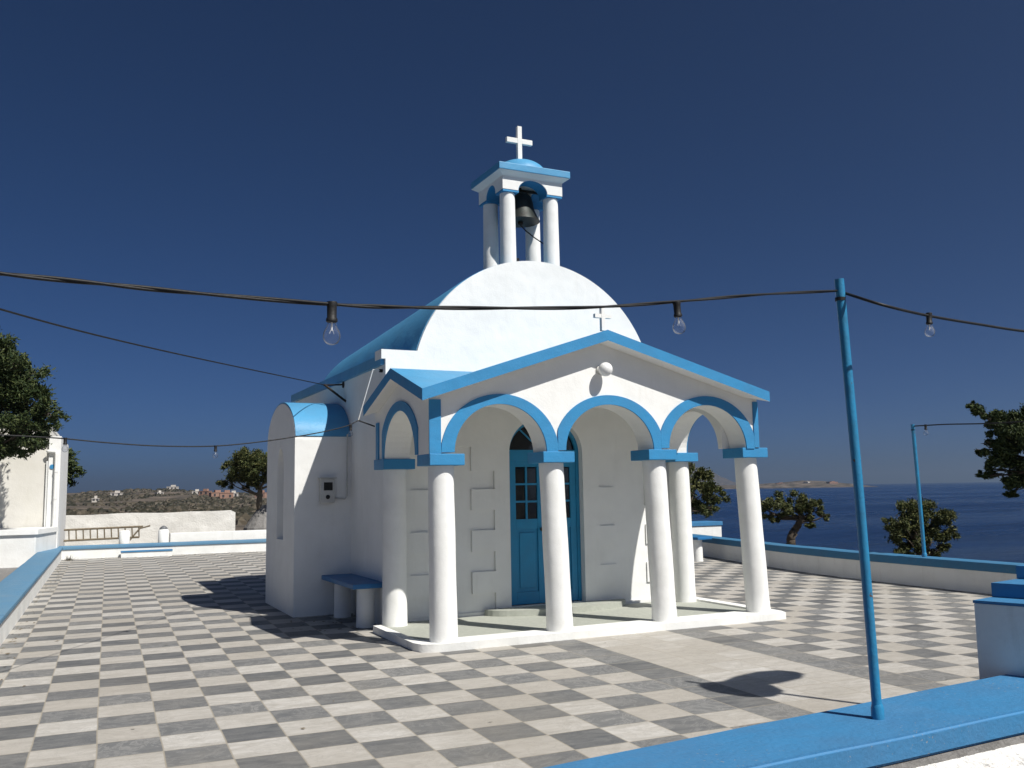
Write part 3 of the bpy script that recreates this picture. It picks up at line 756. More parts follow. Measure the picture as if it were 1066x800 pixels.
bm = BM(); cx_, cy_ = (x0 + x1) / 2, (y0 + y1) / 2
lathe(bm, [(.40 * math.cos(R(q)), zt + .163 + .25 * math.sin(R(q))) for q in range(0, 91, 9)][:-1] + [(.001, zt + .413)], (cx_, cy_, 0), 36); obj('belfry_dome', bm, 'blue_roof', bel, smooth=True)
zc = zt + .39
bm = BM(); box(bm, cx_ - .035, cx_ + .035, cy_ - .03, cy_ + .03, zc, zc + .555, bev=.004); box(bm, cx_ - .21, cx_ - .036, cy_ - .028, cy_ + .028, zc + .29, zc + .365, bev=.003); box(bm, cx_ + .036, cx_ + .21, cy_ - .028, cy_ + .028, zc + .29, zc + .365, bev=.003)
obj('cross', bm, 'white_col', bel)

def from_chapel(a, b, z): return Matrix.Translation((3.3, 2.75, 0)) @ Matrix.Rotation(0.035, 4, 'Z') @ Vector((a, b, z))
# the bell hanging in the belfry
BL = thing('bell', 'dark bronze bell hanging under the blue belfry arch with a rope from its clapper', 'bell', from_chapel(cx_, cy_, 5.57), 0.035)
bm = BM(); lathe(bm, [(.235, 0), (.23, .02), (.20, .09), (.17, .19), (.155, .31), (.135, .40), (.09, .465), (.02, .485), (.02, .56)], (0, 0, 0), 32); lathe(bm, [(.22, .002), (.16, .12), (.13, .36)], (0, 0, 0), 32)
obj('bell_body', bm, 'bronze', BL, angle=60)
bm = BM(); tube(bm, [(0, 0, .3), (0, 0, 0)], .012); lathe(bm, [(.001, -.06), (.03, -.04), (.035, -.02), (.02, .02), (.001, .03)], (0, 0, 0), 12); obj('clapper', bm, 'iron', BL, smooth=True)
bm = BM(); tube(bm, [(0, 0, -.05), (.06, -.02, -.14), (.16, -.05, -.25), (.29, -.09, -.37)], .009, 6); obj('rope', bm, 'black', BL)
bm = BM(); tube(bm, [(-.25, 0, .52), (.25, 0, .52)], .025, 8); obj('yoke', bm, 'iron', BL)
BL.scale = (1.22, 1.22, .92)
# small dark cable drum behind the front column
bm = BM(); lathe(bm, [(.001, 0), (.09, 0), (.10, .03), (.05, .05), (.05, .09), (.001, .09)], (0, 0, 0), 18)
o = obj('horn_speaker', bm, 'black', None); o.location = from_chapel(2.13, 2.42, 4.90); tag(o, 'small dark round fitting on the roof between the belfry columns', 'fitting')

# globe lamp on the porch gable
WL = thing('wall_lamp', 'round white globe lamp on the porch gable above the middle arch', 'lamp', from_chapel(1.93, -0.155, 3.03), 0.035)
bm = BM(); lathe(bm, [(.055, 0), (.055, .02), (.03, .035), (.03, .06)], (0, 0, 0), 20, axis=(0, -1, 0)); obj('lamp_base', bm, 'plastic', WL, angle=40)
bm = BM(); lathe(bm, [(.001 + .082 * math.sin(R(q)), -.082 * math.cos(R(q))) for q in range(0, 181, 12)], (0.0, -.125, -.01), 28); obj('globe', bm, 'globe', WL, smooth=True)

# electricity meter on the side apse, with its conduit
EM = thing('electricity_meter', 'pale electricity meter box with a small dark window on the shaded apse wall', 'meter', from_chapel(-0.40, 3.345, 1.52), 0.035)
bm = BM(); box(bm, -.10, .10, -.085, 0, 0, .33, bev=.012); obj('meter_box', bm, 'plastic', EM, angle=40)
bm = BM(); box(bm, -.055, .065, -.092, -.086, .17, .28); obj('window', bm, 'dark_pane', EM)
bm = BM(); lathe(bm, [(.028, 0), (.03, .008), (.001, .012)], (0.0, -.084, .08), 16, axis=(0, -1, 0)); obj('knob', bm, 'black', EM)
bm = BM(); box(bm, -.12, .12, -.11, 0, .332, .347); obj('rain_hood', bm, 'plastic', EM)
bm = BM(); tube(bm, [(.102, -.02, .06), (.26, -.02, .05), (.285, -.02, .09), (.29, -.02, .95)], .011, 8); obj('conduit', bm, 'plastic', EM)

# bench against the nave wall
def bench(label, loc, rz, L_=1.54, W_=0.46):
    B = thing('bench', label, 'bench', loc, rz, 'blue benches beside the chapel')
    bm = BM(); box(bm, -W_ / 2, W_ / 2, -L_ / 2, L_ / 2, 0.485, .545, bev=.012); obj('seat', bm, 'blue_bench', B, angle=40)
    for y in (-L_ / 2 + .24, L_ / 2 - .24):
        bm = BM(); lathe(bm, [(.118, -.02), (.112, .1), (.108, .484)], (0, y, 0), 22); obj('leg', bm, 'white_col', B, angle=50)
    return B
bench('blue bench with two stout white legs in the shade beside the meter', from_chapel(-0.24, 2.54, 0), 0.035)
bench('blue bench near the sea wall, half hidden by the rear porch column', (12.0, 11.2, 0), 0.2)

# ------------------------------------------------------------------ stepped white block on the right
SB = thing('stepped_block', 'stepped white block with blue treads at the right edge of the paving', 'steps', (4.335, -2.98, 0), 0)
fd = Vector((0.34, -0.94)).normalized(); bd = Vector((0.975, 0.22)).normalized()
def quad(o, l1, l2): return [o, o + fd * l1, o + fd * l1 + bd * l2, o + bd * l2]
Z = Vector((0, 0))
bm = BM(); prism(bm, [tuple(p) for p in quad(Z, 1.6, 2.3)], FLAT, -0.1, 1.005); obj('block', bm, 'white_wall', SB)
bm = BM(); prism(bm, [tuple(p) for p in quad(Z - fd * .004 - bd * .005, 1.61, 2.31)], FLAT, 1.007, 1.022); obj('coping', bm, 'blue_kerb', SB)
for off, za, zb_ in ((0.20, 1.024, 1.10), (0.50, 1.102, 1.175)):
    bm = BM(); prism(bm, [tuple(p) for p in quad(bd * off, 1.55, 2.2 - off)], FLAT, za, zb_); obj('tread', bm, 'blue_kerb', SB)

# white block with blue top standing beyond the sea wall
t = thing('pier_block', 'low white masonry block with blue top beyond the sea wall behind the porch', 'block', (0, 0, 0))
c = at_y(736, 566, 15.4)
bm = BM(); box(bm, c.x - 1.6, c.x + .30, c.y - .3, c.y + .4, -.6, .545); obj('block', bm, 'white_wall', t)
bm = BM(); box(bm, c.x - 1.63, c.x + .33, c.y - .33, c.y + .43, .547, .66, bev=.01); obj('coping', bm, 'blue_kerb', t)
# low step at the far wall
t = thing('low_step', 'low white step with blue top against the far wall', 'step')
bm = BM(); box(bm, .40, 1.70, 20.62, 20.86, -.02, .14); obj('block', bm, 'white_wall', t)
bm = BM(); box(bm, .39, 1.71, 20.60, 20.86, .142, .175); obj('coping', bm, 'blue_kerb', t)

# ------------------------------------------------------------------ poles and festoon lights
def pole(label, foot, top, r):
    t = thing('light_pole', label, 'pole', foot)
    v = Vector(top) - Vector(foot)
    bm = BM(); tube(bm, [(0, 0, .0), v * .5 + Vector((0.006, 0, 0)), v], r, 18); obj('pole', bm, 'blue_pole', t, angle=50)
    bm = BM(); lathe(bm, [(r * 1.28, 0), (r * 1.28, .05), (r * 1.1, .065), (r * 1.02, .07)], (0, 0, -.003), 18); obj('foot_collar', bm, 'blue_pole', t, angle=50)
    bm = BM(); lathe(bm, [(r * 1.1, -.10), (r * 1.1, -.085)], v, 14); obj('wire_tie', bm, 'black', t)
    return v
PF = Vector((3.098, -3.490, .645)); dpt = (PF - CAM).dot(CF)
PT = at(873.5, 291, dpt + 0.20)
pole('tall blue metal pole on the foreground wall holding the string of bulbs', PF, PT, 0.0212)
FP = Vector((12.2, 4.51, .46)); FT = at((950), 442, (FP - CAM).dot(CF) + .24)
pole('thin blue pole standing on the sea wall beside the round bush', FP, FT, 0.030)

def curve_pts(pts, n=24):
    """Catmull-Rom through the points"""
    P = [Vector(p) for p in pts]; P = [P[0] * 2 - P[1]] + P + [P[-1] * 2 - P[-2]]
    out = []
    for i in range(1, len(P) - 2):
        for k in range(n):
            q = k / n
            out.append(0.5 * ((2 * P[i]) + (P[i + 1] - P[i - 1]) * q + (2 * P[i - 1] - 5 * P[i] + 4 * P[i + 1] - P[i + 2]) * q * q + (3 * P[i] - P[i - 1] - 3 * P[i + 1] + P[i + 2]) * q ** 3))
    return out + [P[-2]]
def on_line(u, v, A, B):
    """the point on the ray of (u, v) that lies in the upright plane through A and B"""
    d = ray(u, v); n = Vector((B.y - A.y, A.x - B.x, 0)); return CAM + d * (n.dot(A - CAM) / n.dot(d))
def cable(label, pts, r=0.006, twist=0.0, name='cable'):
    bm = BM(); c = curve_pts(pts)
    if twist:
        for s in (0, math.pi):
            q = []
            for i, p in enumerate(c):
                a = i * 0.13 + s; q.append(p + Vector((0, math.cos(a) * twist, math.sin(a) * twist)))
            tube(bm, q, r, 6)
    else: tube(bm, c, r, 6)
    return tag(obj(name, bm, 'black', None, smooth=True), label, 'cable', 'overhead cables')
def depth_main(u): return 0.91 / (0.357 - 0.000255 * (u - 345))
MAINW = [(-160, 262), (-60, 277), (0, 285), (100, 295), (200, 305), (345, 317), (420, 320), (520, 321), (620, 320), (707, 314), (790, 307), (868, 298)]
cable('thick black festoon cable sagging across the sky to the tall blue pole', [at(u, v, depth_main(u)) for u, v in MAINW[:-1]] + [PT + Vector((-.02, 0, -.055))], .0043, .0025)
RIGHTW = [(880, 302, dpt - .2), (920, 318, dpt + .02), (967, 329, dpt + .25), (1020, 338, dpt + .5), (1075, 346, dpt + .75), (1180, 356, dpt + 1.3)]
cable('black festoon cable dropping from the tall pole to the right edge', [PT + Vector((.02, 0, -.06))] + [at(*q) for q in RIGHTW[1:]], .0072, 0)
BR = from_chapel(-0.30, 3.87, 3.22)
cable('thin black cable rising to the left from the bracket under the eave', [BR, at(290, 391, 11.0), at(200, 372, 8.6), at(100, 349, 6.8), at(0, 322, 5.4), at(-120, 285, 4.4)], .007)
HK = from_chapel(-0.34, 2.0, 2.56)
dl = (at_y(62, 457, 20.1) - CAM).dot(CF)
dh = (HK - CAM).dot(CF); LW = at(-90, 449, 8.7)
cable('black festoon cable running across the hills to the rod at the porch', [LW] + [on_line(u, v, LW, HK) for u, v in ((0, 453), (62, 456.5), (110, 461), (165, 464.5), (225, 464.5), (280, 459), (330, 451), (360, 444))] + [HK], .007)
cable('short black cable from the hook to the inside of the side arch', [HK, at(404, 449, dh), at(422, 454, dh + .05), at(432, 454, dh + .25)], .009)
dfp = (FT - CAM).dot(CF)
cable('thin cable from the far pole into the tree at the right edge', [FT + Vector((0, 0, -.03)), at(985, 442, dfp - .6), at(1030, 441, dfp - 1.2), at(1100, 437, dfp - 2)], .010)

def bulb(label, u, v, depth, s=1.0, tilt=0.0, lens=True):
    """v is where the socket meets the cable"""
    t = thing('light_bulb', label, 'light bulb', at(u, v, depth), 0, 'festoon light bulbs')
    t.rotation_euler = (0, tilt, 0.4); t.scale = (s, s, s)
    bm = BM(); lathe(bm, [(.001, .010), (.016, .010), (.017, .004), (.015, -.004), (.0145, -.038), (.0175, -.042), (.0175, -.05), (.013, -.053)], (0, 0, 0), 16); obj('socket', bm, 'black', t, angle=40)
    bm = BM(); prof = [(.0125, -.052), (.0125, -.060), (.017, -.070), (.024, -.082), (.0262, -.094), (.0245, -.106), (.018, -.116), (.009, -.1205), (.001, -.122)]
    lathe(bm, prof, (0, 0, 0), 24)
    obj('glass', bm, 'glass', t, smooth=True)
    bm = BM(); tube(bm, [(0, 0, -.052), (0, 0, -.078)], .003, 6); tube(bm, [(-.008, 0, -.088), (-.004, 0, -.078), (.004, 0, -.078), (.008, 0, -.088)], .0007, 5); obj('filament', bm, 'globe', t)
    return t
bulb('clear bulb on the sagging festoon cable, left of the barrel roof and largest of all', 345.5, 318, depth_main(345), .92)
bulb('clear bulb on the sagging festoon cable, to the right of the facade cross', 704.5, 317, depth_main(707) - .02, .92, -.12)
bulb('clear bulb on the short cable right of the tall pole', 967, 328, dpt + .25, .85, .05)
bulb('clear bulb hanging over the hills, beside the tree behind the apse', 224.5, 465, (on_line(224.5, 465, LW, HK) - CAM).dot(CF), 1.1)
bulb('clear bulb at the roof corner of the white building', 68, 457, (on_line(68, 457, LW, HK) - CAM).dot(CF), 1.15)
bulb('clear bulb on the cable beside the porch, against the shaded nave wall', 365, 443.5, (on_line(365, 444, LW, HK) - CAM).dot(CF), 1.1)
bulb('bare black bulb socket on the cable beside the far pole', 963.5, 443, dfp - .3, 1.35)

# ironwork on the nave wall
t = thing('wall_bracket', 'black iron bracket under the eave where the upper cable ends', 'bracket')
bm = BM(); tube(bm, [from_chapel(-.05, 3.75, 3.22), from_chapel(-.32, 3.87, 3.215)], .012, 6); obj('arm', bm, 'iron', t)
bm = BM(); tube(bm, [from_chapel(-.31, 3.85, 3.22), from_chapel(-.05, 3.62, 2.96)], .017, 6); obj('strut', bm, 'iron', t)
bm = BM(); lathe(bm, [(.001, 0), (.05, 0), (.05, .012), (.001, .012)], from_chapel(-.052, 3.75, 3.22), 12, axis=(-1, 0, 0)); obj('wall_plate', bm, 'iron', t)
t = thing('cable_hook', 'thin pale rod hanging from the wall corner that holds the festoon cable', 'hook')
bm = BM(); tube(bm, [from_chapel(-.07, 1.88, 3.19), from_chapel(-.19, 1.86, 3.2), HK], .0075, 6); obj('rod', bm, 'pipe', t)
bm = BM(); tube(bm, [from_chapel(-.03, 1.88, 3.19), from_chapel(-.10, 1.88, 3.19)], .022, 8); obj('anchor', bm, 'iron', t)

# ------------------------------------------------------------------ street lamp on the stepped block, beyond the right edge (its shadow lies on the paving)
SL = thing('street_lamp', 'tall floodlight post beyond the right edge whose shadow lies on the paving', 'lamp', (6.38, -3.13, 1.1))
bm = BM(); tube(bm, [(0, 0, 0), (0, 0, 3.45)], .026, 12); obj('post', bm, 'steel', SL, angle=50)
bm = BM(); lathe(bm, [(.001, -.25), (.15, -.24), (.26, -.05), (.27, .12), (.16, .22), (.001, .24)], (0, -.02, 2.86), 22, axis=(.6, .3, 1)); obj('floodlight', bm, 'steel', SL, angle=40)
bm = BM(); lathe(bm, [(.001, -.42), (.12, -.38), (.17, -.1), (.17, .2), (.10, .38), (.001, .42)], (.50, .12, 3.02), 20, axis=(1, .35, -.12)); obj('lamp_head', bm, 'steel', SL, angle=40)

# ------------------------------------------------------------------ white building on the left
HB = thing('white_building', 'tall plain white building with a drainpipe at the left edge', 'building')
bm = BM(); box(bm, -9.0, -1.42, 20.25, 25.0, -.1, 3.5); obj('wall', bm, 'cream_wall', HB)
bm = BM(); box(bm, -1.418, -1.14, 20.15, 25.0, -.1, 3.25); obj('corner_pier', bm, 'white', HB)
bm = BM(); box(bm, -9.05, -1.40, 20.2, 25.05, 3.502, 3.56); obj('roof', bm, 'white_wall', HB)
bm = BM(); tube(bm, [(-1.24, 20.09, .3), (-1.24, 20.09, 2.78), (-1.26, 20.09, 2.84), (-1.42, 20.09, 2.84), (-1.45, 20.12, 2.86)], .042, 12); 
for z in (.9, 1.6, 2.3): lathe(bm, [(.05, 0), (.05, .03)], (-1.24, 20.09, z), 12)
obj('drainpipe', bm, 'pipe', HB, angle=50)
bm = BM(); box(bm, -1.47, -1.40, 20.18, 20.24, .0, 2.6); obj('pilaster', bm, 'pipe', HB)
bm = BM(); lathe(bm, [(.001, 0), (.06, 0), (.06, .02), (.001, .02)], (-1.33, 20.148, 2.45), 16, axis=(0, -1, 0)); obj('round_plate', bm, 'blue', HB)
# bench-like base in front of it
t = thing('planter_wall', 'white masonry planter with a raised rim in front of the white building', 'planter')
prof = [(-9.0, 18.30), (-1.55, 18.30), (-1.52, 18.34), (-1.16, 20.0), (-1.2, 20.12), (-9.0, 20.12)]
bm = BM(); prism(bm, prof, FLAT, -.1, .78); obj('wall', bm, 'white_wall', t)
inn = [(-9.02, 18.24), (-1.53, 18.24), (-1.48, 18.30), (-1.12, 20.0), (-1.18, 20.12), (-9.02, 20.12)]
bm = BM(); prism(bm, inn, FLAT, .782, .90); obj('rim', bm, 'white', t)
bm = BM(); box(bm, -12, -1.47, 4, 18.29, -.3, .02)
struct('side_path', bm, 'concrete')

# ------------------------------------------------------------------ behind the far wall
t = thing('boundary_wall', 'long weathered whitewashed wall beyond the plaza below the hills', 'wall')
bm = BM()
N_ = 70
rows = []
for i in range(N_ + 1):
    x = -6 + 10.15 * i / N_; zt_ = 1.06 + .03 * noise.noise(Vector((x * .8, 0, 0))) + .006 * (x + 1)
    if i == N_: zt_ = 1.02
    rows.append([bm.verts.new((x, 27.0 + .02 * noise.noise(Vector((x, 5, 0))), -.3)), bm.verts.new((x, 27.0, zt_)), bm.verts.new((x, 27.35, zt_)), bm.verts.new((x, 27.35, -.3))])
for a, b in zip(rows, rows[1:]):
    for k in range(4): bm.faces.new([a[k], a[(k + 1) % 4], b[(k + 1) % 4], b[k]])
bm.faces.new(rows[0]); bm.faces.new(rows[-1])
obj('wall', bm, 'old_white', t)
t = thing('ledge_wall', 'low plain white ledge behind the far coping, right of the capped bollard', 'wall')
bm = BM(); box(bm, 1.72, 9.0, 22.0, 22.5, -.2, .56, bev=.02); obj('wall', bm, 'white_wall', t, angle=40)
def bollard(label, x, cap):
    t = thing('bollard', label, 'bollard', (x, 21.75, 0), 0, 'short white bollards')
    bm = BM(); lathe(bm, [(.15, -.1), (.145, .3), (.14, .66), (.11, .69)], (0, 0, 0), 20); obj('post', bm, 'white_col', t, angle=50)
    if cap:
        bm = BM(); lathe(bm, [(.10, .69), (.12, .72), (.05, .78), (.001, .80)], (0, 0, 0), 16); obj('cap', bm, 'steel', t)
bollard('short white bollard in front of the ladder', .49, False)
bollard('short white bollard with a grey cap, right of the ladder', 1.52, True)
LD = thing('ladder', 'old wooden ladder lying on its side in front of the whitewashed wall', 'ladder', (0, 0, 0))
l0 = Vector((-1.9, 24.0, .67)); l1_ = Vector((1.0, 24.0, .72))
for dz in (0, -.32):
    bm = BM(); tube(bm, [l0 + Vector((0, 0, dz)), l1_ + Vector((.05 if dz == 0 else -.05, 0, dz))], .032, 6); obj('rail', bm, 'wood', LD)
for i in range(15):
    p = l0.lerp(l1_, (i + .6) / 15)
    bm = BM(); tube(bm, [p, p + Vector((.02, 0, -.32))], .020, 6); obj('rung', bm, 'wood', LD)
bm = BM(); tube(bm, [(.55, 24, .16), (.95, 23.95, .66), (1.25, 23.95, .74)], .025, 6); obj('prop', bm, 'wood', LD)

# ------------------------------------------------------------------ trees
def leaves(bm, blobs, n, size, rnd, clump=0.30):
    """leaf-sized faces in clumps through the volume of each blob (centre, radius, flattening)"""
    tot = sum(b[1] ** 2 for b in blobs)
    for c, r, fl in blobs:
        nn = int(n * r * r / tot); ncl = max(5, int(16 * (r / 0.5) ** 1.2))
        cl = []
        for _ in range(ncl):
            d = Vector((rnd.gauss(0, 1), rnd.gauss(0, 1), rnd.gauss(0, 1))).normalized() * r * (rnd.random() ** 0.38); d.z *= fl
            cl.append((c + d, r * clump * rnd.uniform(.6, 1.25), d.normalized()))
        for _ in range(nn):
            p0, s, dr = rnd.choice(cl)
            p = p0 + Vector((rnd.gauss(0, s * .5), rnd.gauss(0, s * .5), rnd.gauss(0, s * .42)))
            ax = (dr * .9 + Vector((rnd.gauss(0, .7), rnd.gauss(0, .7), rnd.gauss(.15, .6)))).normalized()
            sd = ax.cross(Vector((rnd.gauss(0, 1), rnd.gauss(0, 1), rnd.gauss(0, 1)))).normalized()
            L_ = size * rnd.uniform(.7, 1.4); W_ = L_ * rnd.uniform(.26, .42)
            bend = ax.cross(sd) * L_ * .12
            bm.faces.new([bm.verts.new(p - ax * L_ * .5), bm.verts.new(p + sd * W_ * .5 + bend), bm.verts.new(p + ax * L_ * .5), bm.verts.new(p - sd * W_ * .5 + bend)])
def tree(label, trunk_pts, trunk_r, blobs, n, size, leaf='leaf_dark', seed=1, name='tree', cat='tree', group='trees round the plaza', bark='bark', limbs=True):
    rnd = random.Random(seed)
    foot = Vector(trunk_pts[0])
    t = thing(name, label, cat, foot, 0, group)
    rel = [Vector(p) - foot for p in trunk_pts]
    bm = BM(); cp = curve_pts(rel, 8); m_ = len(cp) - 1
    tube(bm, [p + Vector((rnd.gauss(0, .01), rnd.gauss(0, .01), 0)) for p in cp], [trunk_r * (1.25 - .6 * i / m_) if i else trunk_r * 1.5 for i in range(m_ + 1)], 10)
    tip = rel[-1]
    if limbs:
        for c, r, fl in blobs:
            e = c - foot; s = rel[-2].lerp(tip, rnd.uniform(.2, 1)); mid_ = s.lerp(e, .5) + Vector((rnd.gauss(0, .1), rnd.gauss(0, .1), -.05))
            tube(bm, curve_pts([s, mid_, e], 4), [trunk_r * .36 - trunk_r * .04 * i for i in range(9)], 7)
            for _ in range(5):
                d = Vector((rnd.gauss(0, 1), rnd.gauss(0, 1), rnd.gauss(0, .7))).normalized() * r * .85
                tube(bm, [e.lerp(s, .25), e + d * .4, e + d * .75], [trunk_r * .14, trunk_r * .08, trunk_r * .03], 5)
    obj('trunk', bm, bark, t, smooth=True)
    bm = BM(); leaves(bm, [(c - foot, r, fl) for c, r, fl in blobs], n, size, rnd)
    obj('crown', bm, leaf, t)
    return t
def blobs_at(lst, depth, jit, rnd):
    out = []
    for u, v, rp, *fl in lst:
        d = depth + rnd.uniform(-jit, jit); out.append((at(u, v, d), rp / FPX * d, fl[0] if fl else .85))
    return out
rnd = random.Random(3)
# big tree in front of the white building
dL = 21.8
b = blobs_at([(-4, 372, 26), (24, 392, 22), (-20, 405, 42), (8, 412, 34), (36, 420, 24), (52, 426, 16), (30, 446, 24), (52, 446, 14), (-8, 452, 30), (34, 464, 15), (16, 458, 20), (-55, 400, 48), (-60, 450, 40), (4, 468, 13), (-30, 365, 34), (14, 378, 14)], dL, .5, rnd)
ft = at(-34, 560, dL); ft.z = .80
tree('large dark green tree spreading in front of the white building at the left edge', [ft, ft + Vector((.05, 0, .9)), ft + Vector((.2, .05, 1.7)), ft + Vector((.25, .05, 2.4))], .13, b, 44000, .105, seed=11)
# small tree behind the building
d2 = 33.0
b = blobs_at([(66, 486, 14), (74, 494, 11), (55, 480, 22), (50, 500, 18), (66, 476, 10)], d2, .3, rnd)
ft = at(52, 545, d2); ft.z = -.1
tree('small green tree showing past the drainpipe corner of the white building', [ft, ft + Vector((0, 0, 1)), ft + Vector((.1, 0, 1.9))], .10, b, 4500, .17, seed=12)
# tree behind the side apse
d3 = 35.0
b = blobs_at([(252, 484, 19, .8), (240, 492, 12), (262, 480, 18, .8), (276, 490, 20, .8), (290, 484, 18), (236, 502, 9), (262, 500, 12), (300, 496, 16), (256, 508, 6)], d3, .4, rnd)
ft = at(272, 552, d3)
tree('round-headed tree with a pale trunk standing behind the side apse', [ft, ft.lerp(at(271, 530, d3), .6), at(270, 522, d3), at(271, 506, d3)], .13, b, 22000, .10, 'leaf_olive', seed=13, bark='wood')
t = thing('trunk_flare', 'white painted trunk base greyed for shade, a sloping collar round the foot of the tree behind the apse', 'masonry', tuple(ft))
bm = BM(); lathe(bm, [(.95, -.6), (.80, .1), (.35, .75), (.22, .95)], (0.15, 0, 0), 14); obj('flare', bm, 'concrete', t)  # grey mortar colour stands in for shade on the white painted trunk base
# trees beyond the sea wall
dE = 21.0
b = blobs_at([(716, 502, 16, .8), (726, 497, 14, .8), (736, 512, 15, .8), (724, 526, 16, .8), (744, 520, 12, .8), (706, 520, 18), (716, 486, 10), (738, 530, 9), (698, 500, 16)], dE, .4, rnd)
ft = at(712, 585, dE)
tree('bushy tree beyond the sea wall showing past the rear porch column', [ft, at(712, 560, dE), at(714, 540, dE), at(716, 524, dE)], .09, b, 18000, .076, 'leaf_olive', seed=14)
dT = 22.0
b = blobs_at([(806, 526, 12, .7), (820, 521, 13, .65), (836, 524, 13, .65), (850, 530, 12, .7), (860, 536, 8, .7), (800, 536, 9, .7), (826, 532, 13, .6), (846, 545, 7), (812, 538, 8), (790, 524, 10), (840, 537, 9, .6)], dT, .4, rnd)
ft = at(824, 580, dT)
tree('wind-bent tree with leaning trunk and flat crown beyond the sea wall', [ft, at(823, 566, dT), at(825, 556, dT), at(832, 545, dT), at(834, 535, dT)], .10, b, 16000, .07, 'leaf_olive', seed=15)
dB = 19.5
b = blobs_at([(938, 540, 18), (955, 533, 17), (972, 540, 18), (984, 553, 13), (930, 553, 13), (948, 556, 18), (970, 560, 16), (940, 566, 12), (958, 548, 20), (982, 566, 9), (926, 545, 9), (945, 576, 14), (965, 576, 15), (955, 568, 16)], dB, .35, rnd)
ft = at(957, 592, dB)
tree('rounded dark bush just beyond the sea wall behind the thin far pole', [ft, at(956, 585, dB), at(957, 574, dB)], .07, b, 24000, .07, 'leaf_olive', seed=16, name='bush', cat='bush')
dR = 15.5
b = blobs_at([(1020, 430, 12), (1040, 446, 14), (1060, 462, 18), (1058, 488, 16), (1032, 440, 15), (1050, 452, 22), (1062, 446, 18), (1030, 462, 13), (1048, 478, 18), (1030, 490, 10), (1052, 500, 13), (1075, 470, 30), (1090, 440, 26), (1070, 500, 20), (1018, 470, 7), (1044, 434, 9), (1012, 422, 6), (1066, 436, 10), (1024, 496, 6), (1054, 512, 8)], dR, .5, rnd)
ft = at(1130, 620, dR); ft.z = -.2
tree('dark ragged tree crown reaching in from the right edge above the sea', [ft, ft.lerp(at(1115, 480, dR), .5), at(1112, 500, dR), at(1095, 474, dR)], .09, b, 34000, .078, 'leaf_dark', seed=17)

# ------------------------------------------------------------------ far buildings on the hills
def house(label, u, dist, w_, d_, h_, mat, seed, base=None, group='far houses on the hills'):
    rnd = random.Random(seed)
    dv = ray(u, 500); dv.z = 0; dv.normalize(); p = CAM + dv * dist
    z = base if base is not None else land_z(p.x, p.y)
    t = thing('far_house', label, 'house', (p.x, p.y, z - .5), rnd.uniform(-.6, .6), group)
    bm = BM(); box(bm, -w_ / 2, w_ / 2, -d_ / 2, d_ / 2, 0, h_ + .5); obj('wall', bm, mat, t)
    bm = BM(); box(bm, -w_ / 2 - .2, w_ / 2 + .2, -d_ / 2 - .2, d_ / 2 + .2, h_ + .502, h_ + .8); box(bm, -w_ * .15, w_ * .25, -d_ * .2, d_ * .3, h_ + .802, h_ + 2.2); obj('roof', bm, mat, t)
    k = max(2, int(w_ / 3))
    for i in range(k):
        x = -w_ / 2 + w_ * (i + .5) / k
        bm = BM(); box(bm, x - .6, x + .6, -d_ / 2 - .06, -d_ / 2 - .003, 1.4, 2.9); obj('window', bm, 'house_dark', t)
for i, (u, dist, w_, h_, mat, lab) in enumerate((
        (236, 560, 10, 4.5, 'house_red', 'terracotta coloured house on the far hill, nearest to the tree behind the apse'),
        (243, 590, 8, 3.6, 'house_white', 'cream house on the far hill close beside the tree trunk'),
        (226, 600, 11, 4.0, 'house_red', 'broad terracotta house on the far hill left of the tree crown'),
        (214, 640, 9, 3.6, 'house_red', 'small terracotta house on the far hill below the hanging bulb'),
        (205, 690, 8, 3.4, 'house_white', 'pale house on the far hill just left of the terracotta ones'),
        (180, 880, 12, 4.0, 'house_white', 'pale house on the far hilltop in the middle of the ridge'),
        (166, 760, 7, 3.2, 'house_white', 'small white house low on the far slope'),
        (122, 700, 10, 3.4, 'house_white', 'white house on the far slope above the ladder'),
        (100, 560, 5, 2.6, 'house_white', 'tiny white hut on the far plain left of the ladder'),
        (272, 620, 9, 4.2, 'house_red', 'terracotta house glimpsed past the trunk behind the apse'))):
    house(lab, u, dist, w_ * .75, w_ * .55, h_ * .75, mat, 40 + i)
for i, (u, w_, h_, mat, lab) in enumerate(((840, 16, 7, 'house_white', 'bright white house on the distant headland'), (866, 22, 6, 'house_red', 'long reddish house at the tip of the distant headland'),
                                     (812, 20, 5, 'house_red', 'reddish house on the distant headland beside the porch column'))):
    house(lab, u, 2380, w_, w_ * .7, h_, mat, 70 + i, base=1.0)

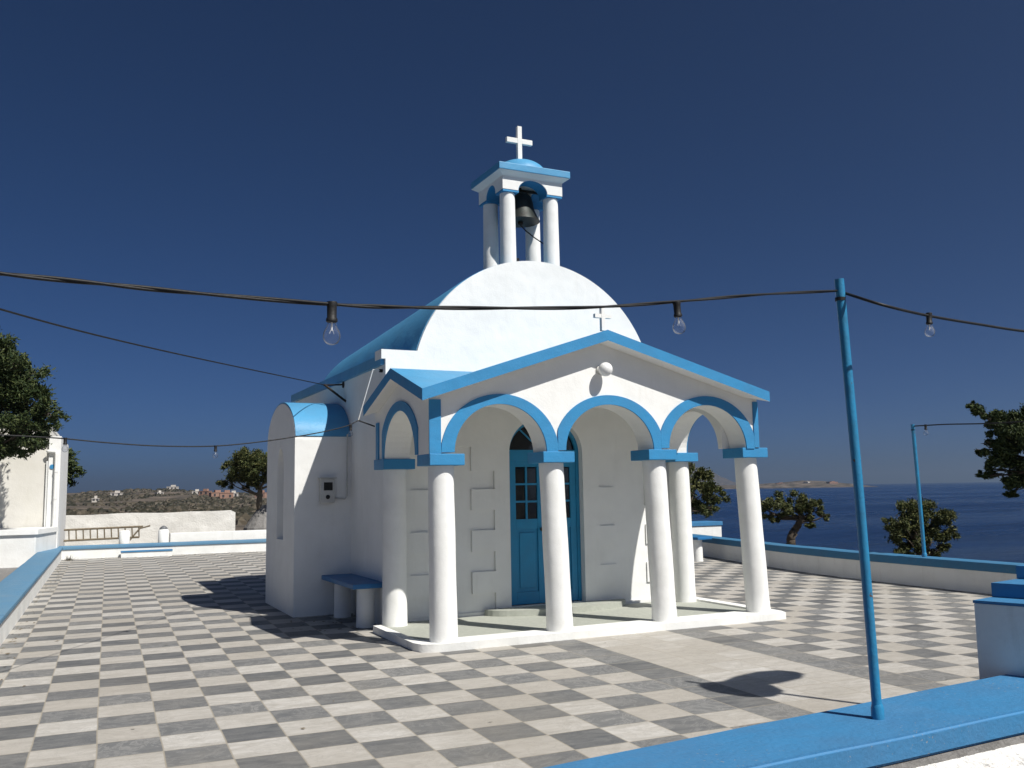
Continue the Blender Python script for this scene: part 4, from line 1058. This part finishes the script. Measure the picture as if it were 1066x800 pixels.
# ------------------------------------------------------------------ the air
bm = BM(); box(bm, -14500, 14500, -14500, 14500, -11.0, 205.0)
me = bpy.data.meshes.new('haze'); bm.to_mesh(me); bm.free()
ho = bpy.data.objects.new('haze', me); COL.objects.link(ho)
hm = bpy.data.materials.new('thin_sea_haze'); hm.use_nodes = True; N = hm.node_tree.nodes
N.remove(N['Principled BSDF']); pv = N.new('ShaderNodeVolumePrincipled')
pv.inputs['Color'].default_value = (0.62, 0.80, 1.0, 1); pv.inputs['Density'].default_value = 0.00014; pv.inputs['Anisotropy'].default_value = 0.6
hm.node_tree.links.new(pv.outputs[0], N['Material Output'].inputs['Volume']); me.materials.append(hm)
tag(ho, 'thin blue sea haze over the whole place', 'haze', None, 'stuff')

# weeds and a few fallen leaves at the foot of the walls
rw = random.Random(9)
for i, (x, y, lab) in enumerate(((-.86, 20.4, 'dry weed tuft in the far left corner of the paving'),)):
    bm = BM()
    for _ in range(70):
        a = rw.uniform(0, 6.28); r = rw.uniform(0, .16); h = rw.uniform(.05, .17); p = Vector((r * math.cos(a), r * math.sin(a), 0)); q = p + Vector((rw.gauss(0, .05), rw.gauss(0, .05), h))
        sd = Vector((math.sin(a), -math.cos(a), 0)) * .006
        bm.faces.new([bm.verts.new(p - sd), bm.verts.new(p + sd), bm.verts.new(q)])
    o = obj('weed', bm, 'scrub'); o.location = (x, y, 0); tag(o, lab, 'weed')
bm = BM()
for _ in range(420):
    k = rw.random()
    if k < .35: x, y = -1.0 + abs(rw.gauss(0, .10)), rw.uniform(0, 20.4)
    elif k < .6: x, y = rw.uniform(-1, 4), 20.8 - abs(rw.gauss(0, .12))
    elif k < .8: x, y = rw.uniform(2.2, 3.2), rw.uniform(4.6, 6.1)
    else: x, y = rw.uniform(-.8, 11.5), rw.uniform(-1, 19)
    if 2.4 < x < 8 and 2.3 < y < 9.7 and k >= .8: continue
    a = rw.uniform(0, 6.28); l = rw.uniform(.012, .035); d = Vector((math.cos(a), math.sin(a), 0)); n = Vector((-d.y, d.x, 0)); c = Vector((x, y, .006))
    bm.faces.new([bm.verts.new(c - d * l), bm.verts.new(c + n * l * .4 + Vector((0, 0, .006))), bm.verts.new(c + d * l + Vector((0, 0, .004))), bm.verts.new(c - n * l * .4)])
tag(obj('fallen_leaves', bm, 'wood'), 'dry fallen leaves scattered on the paving', 'leaves', None, 'stuff')
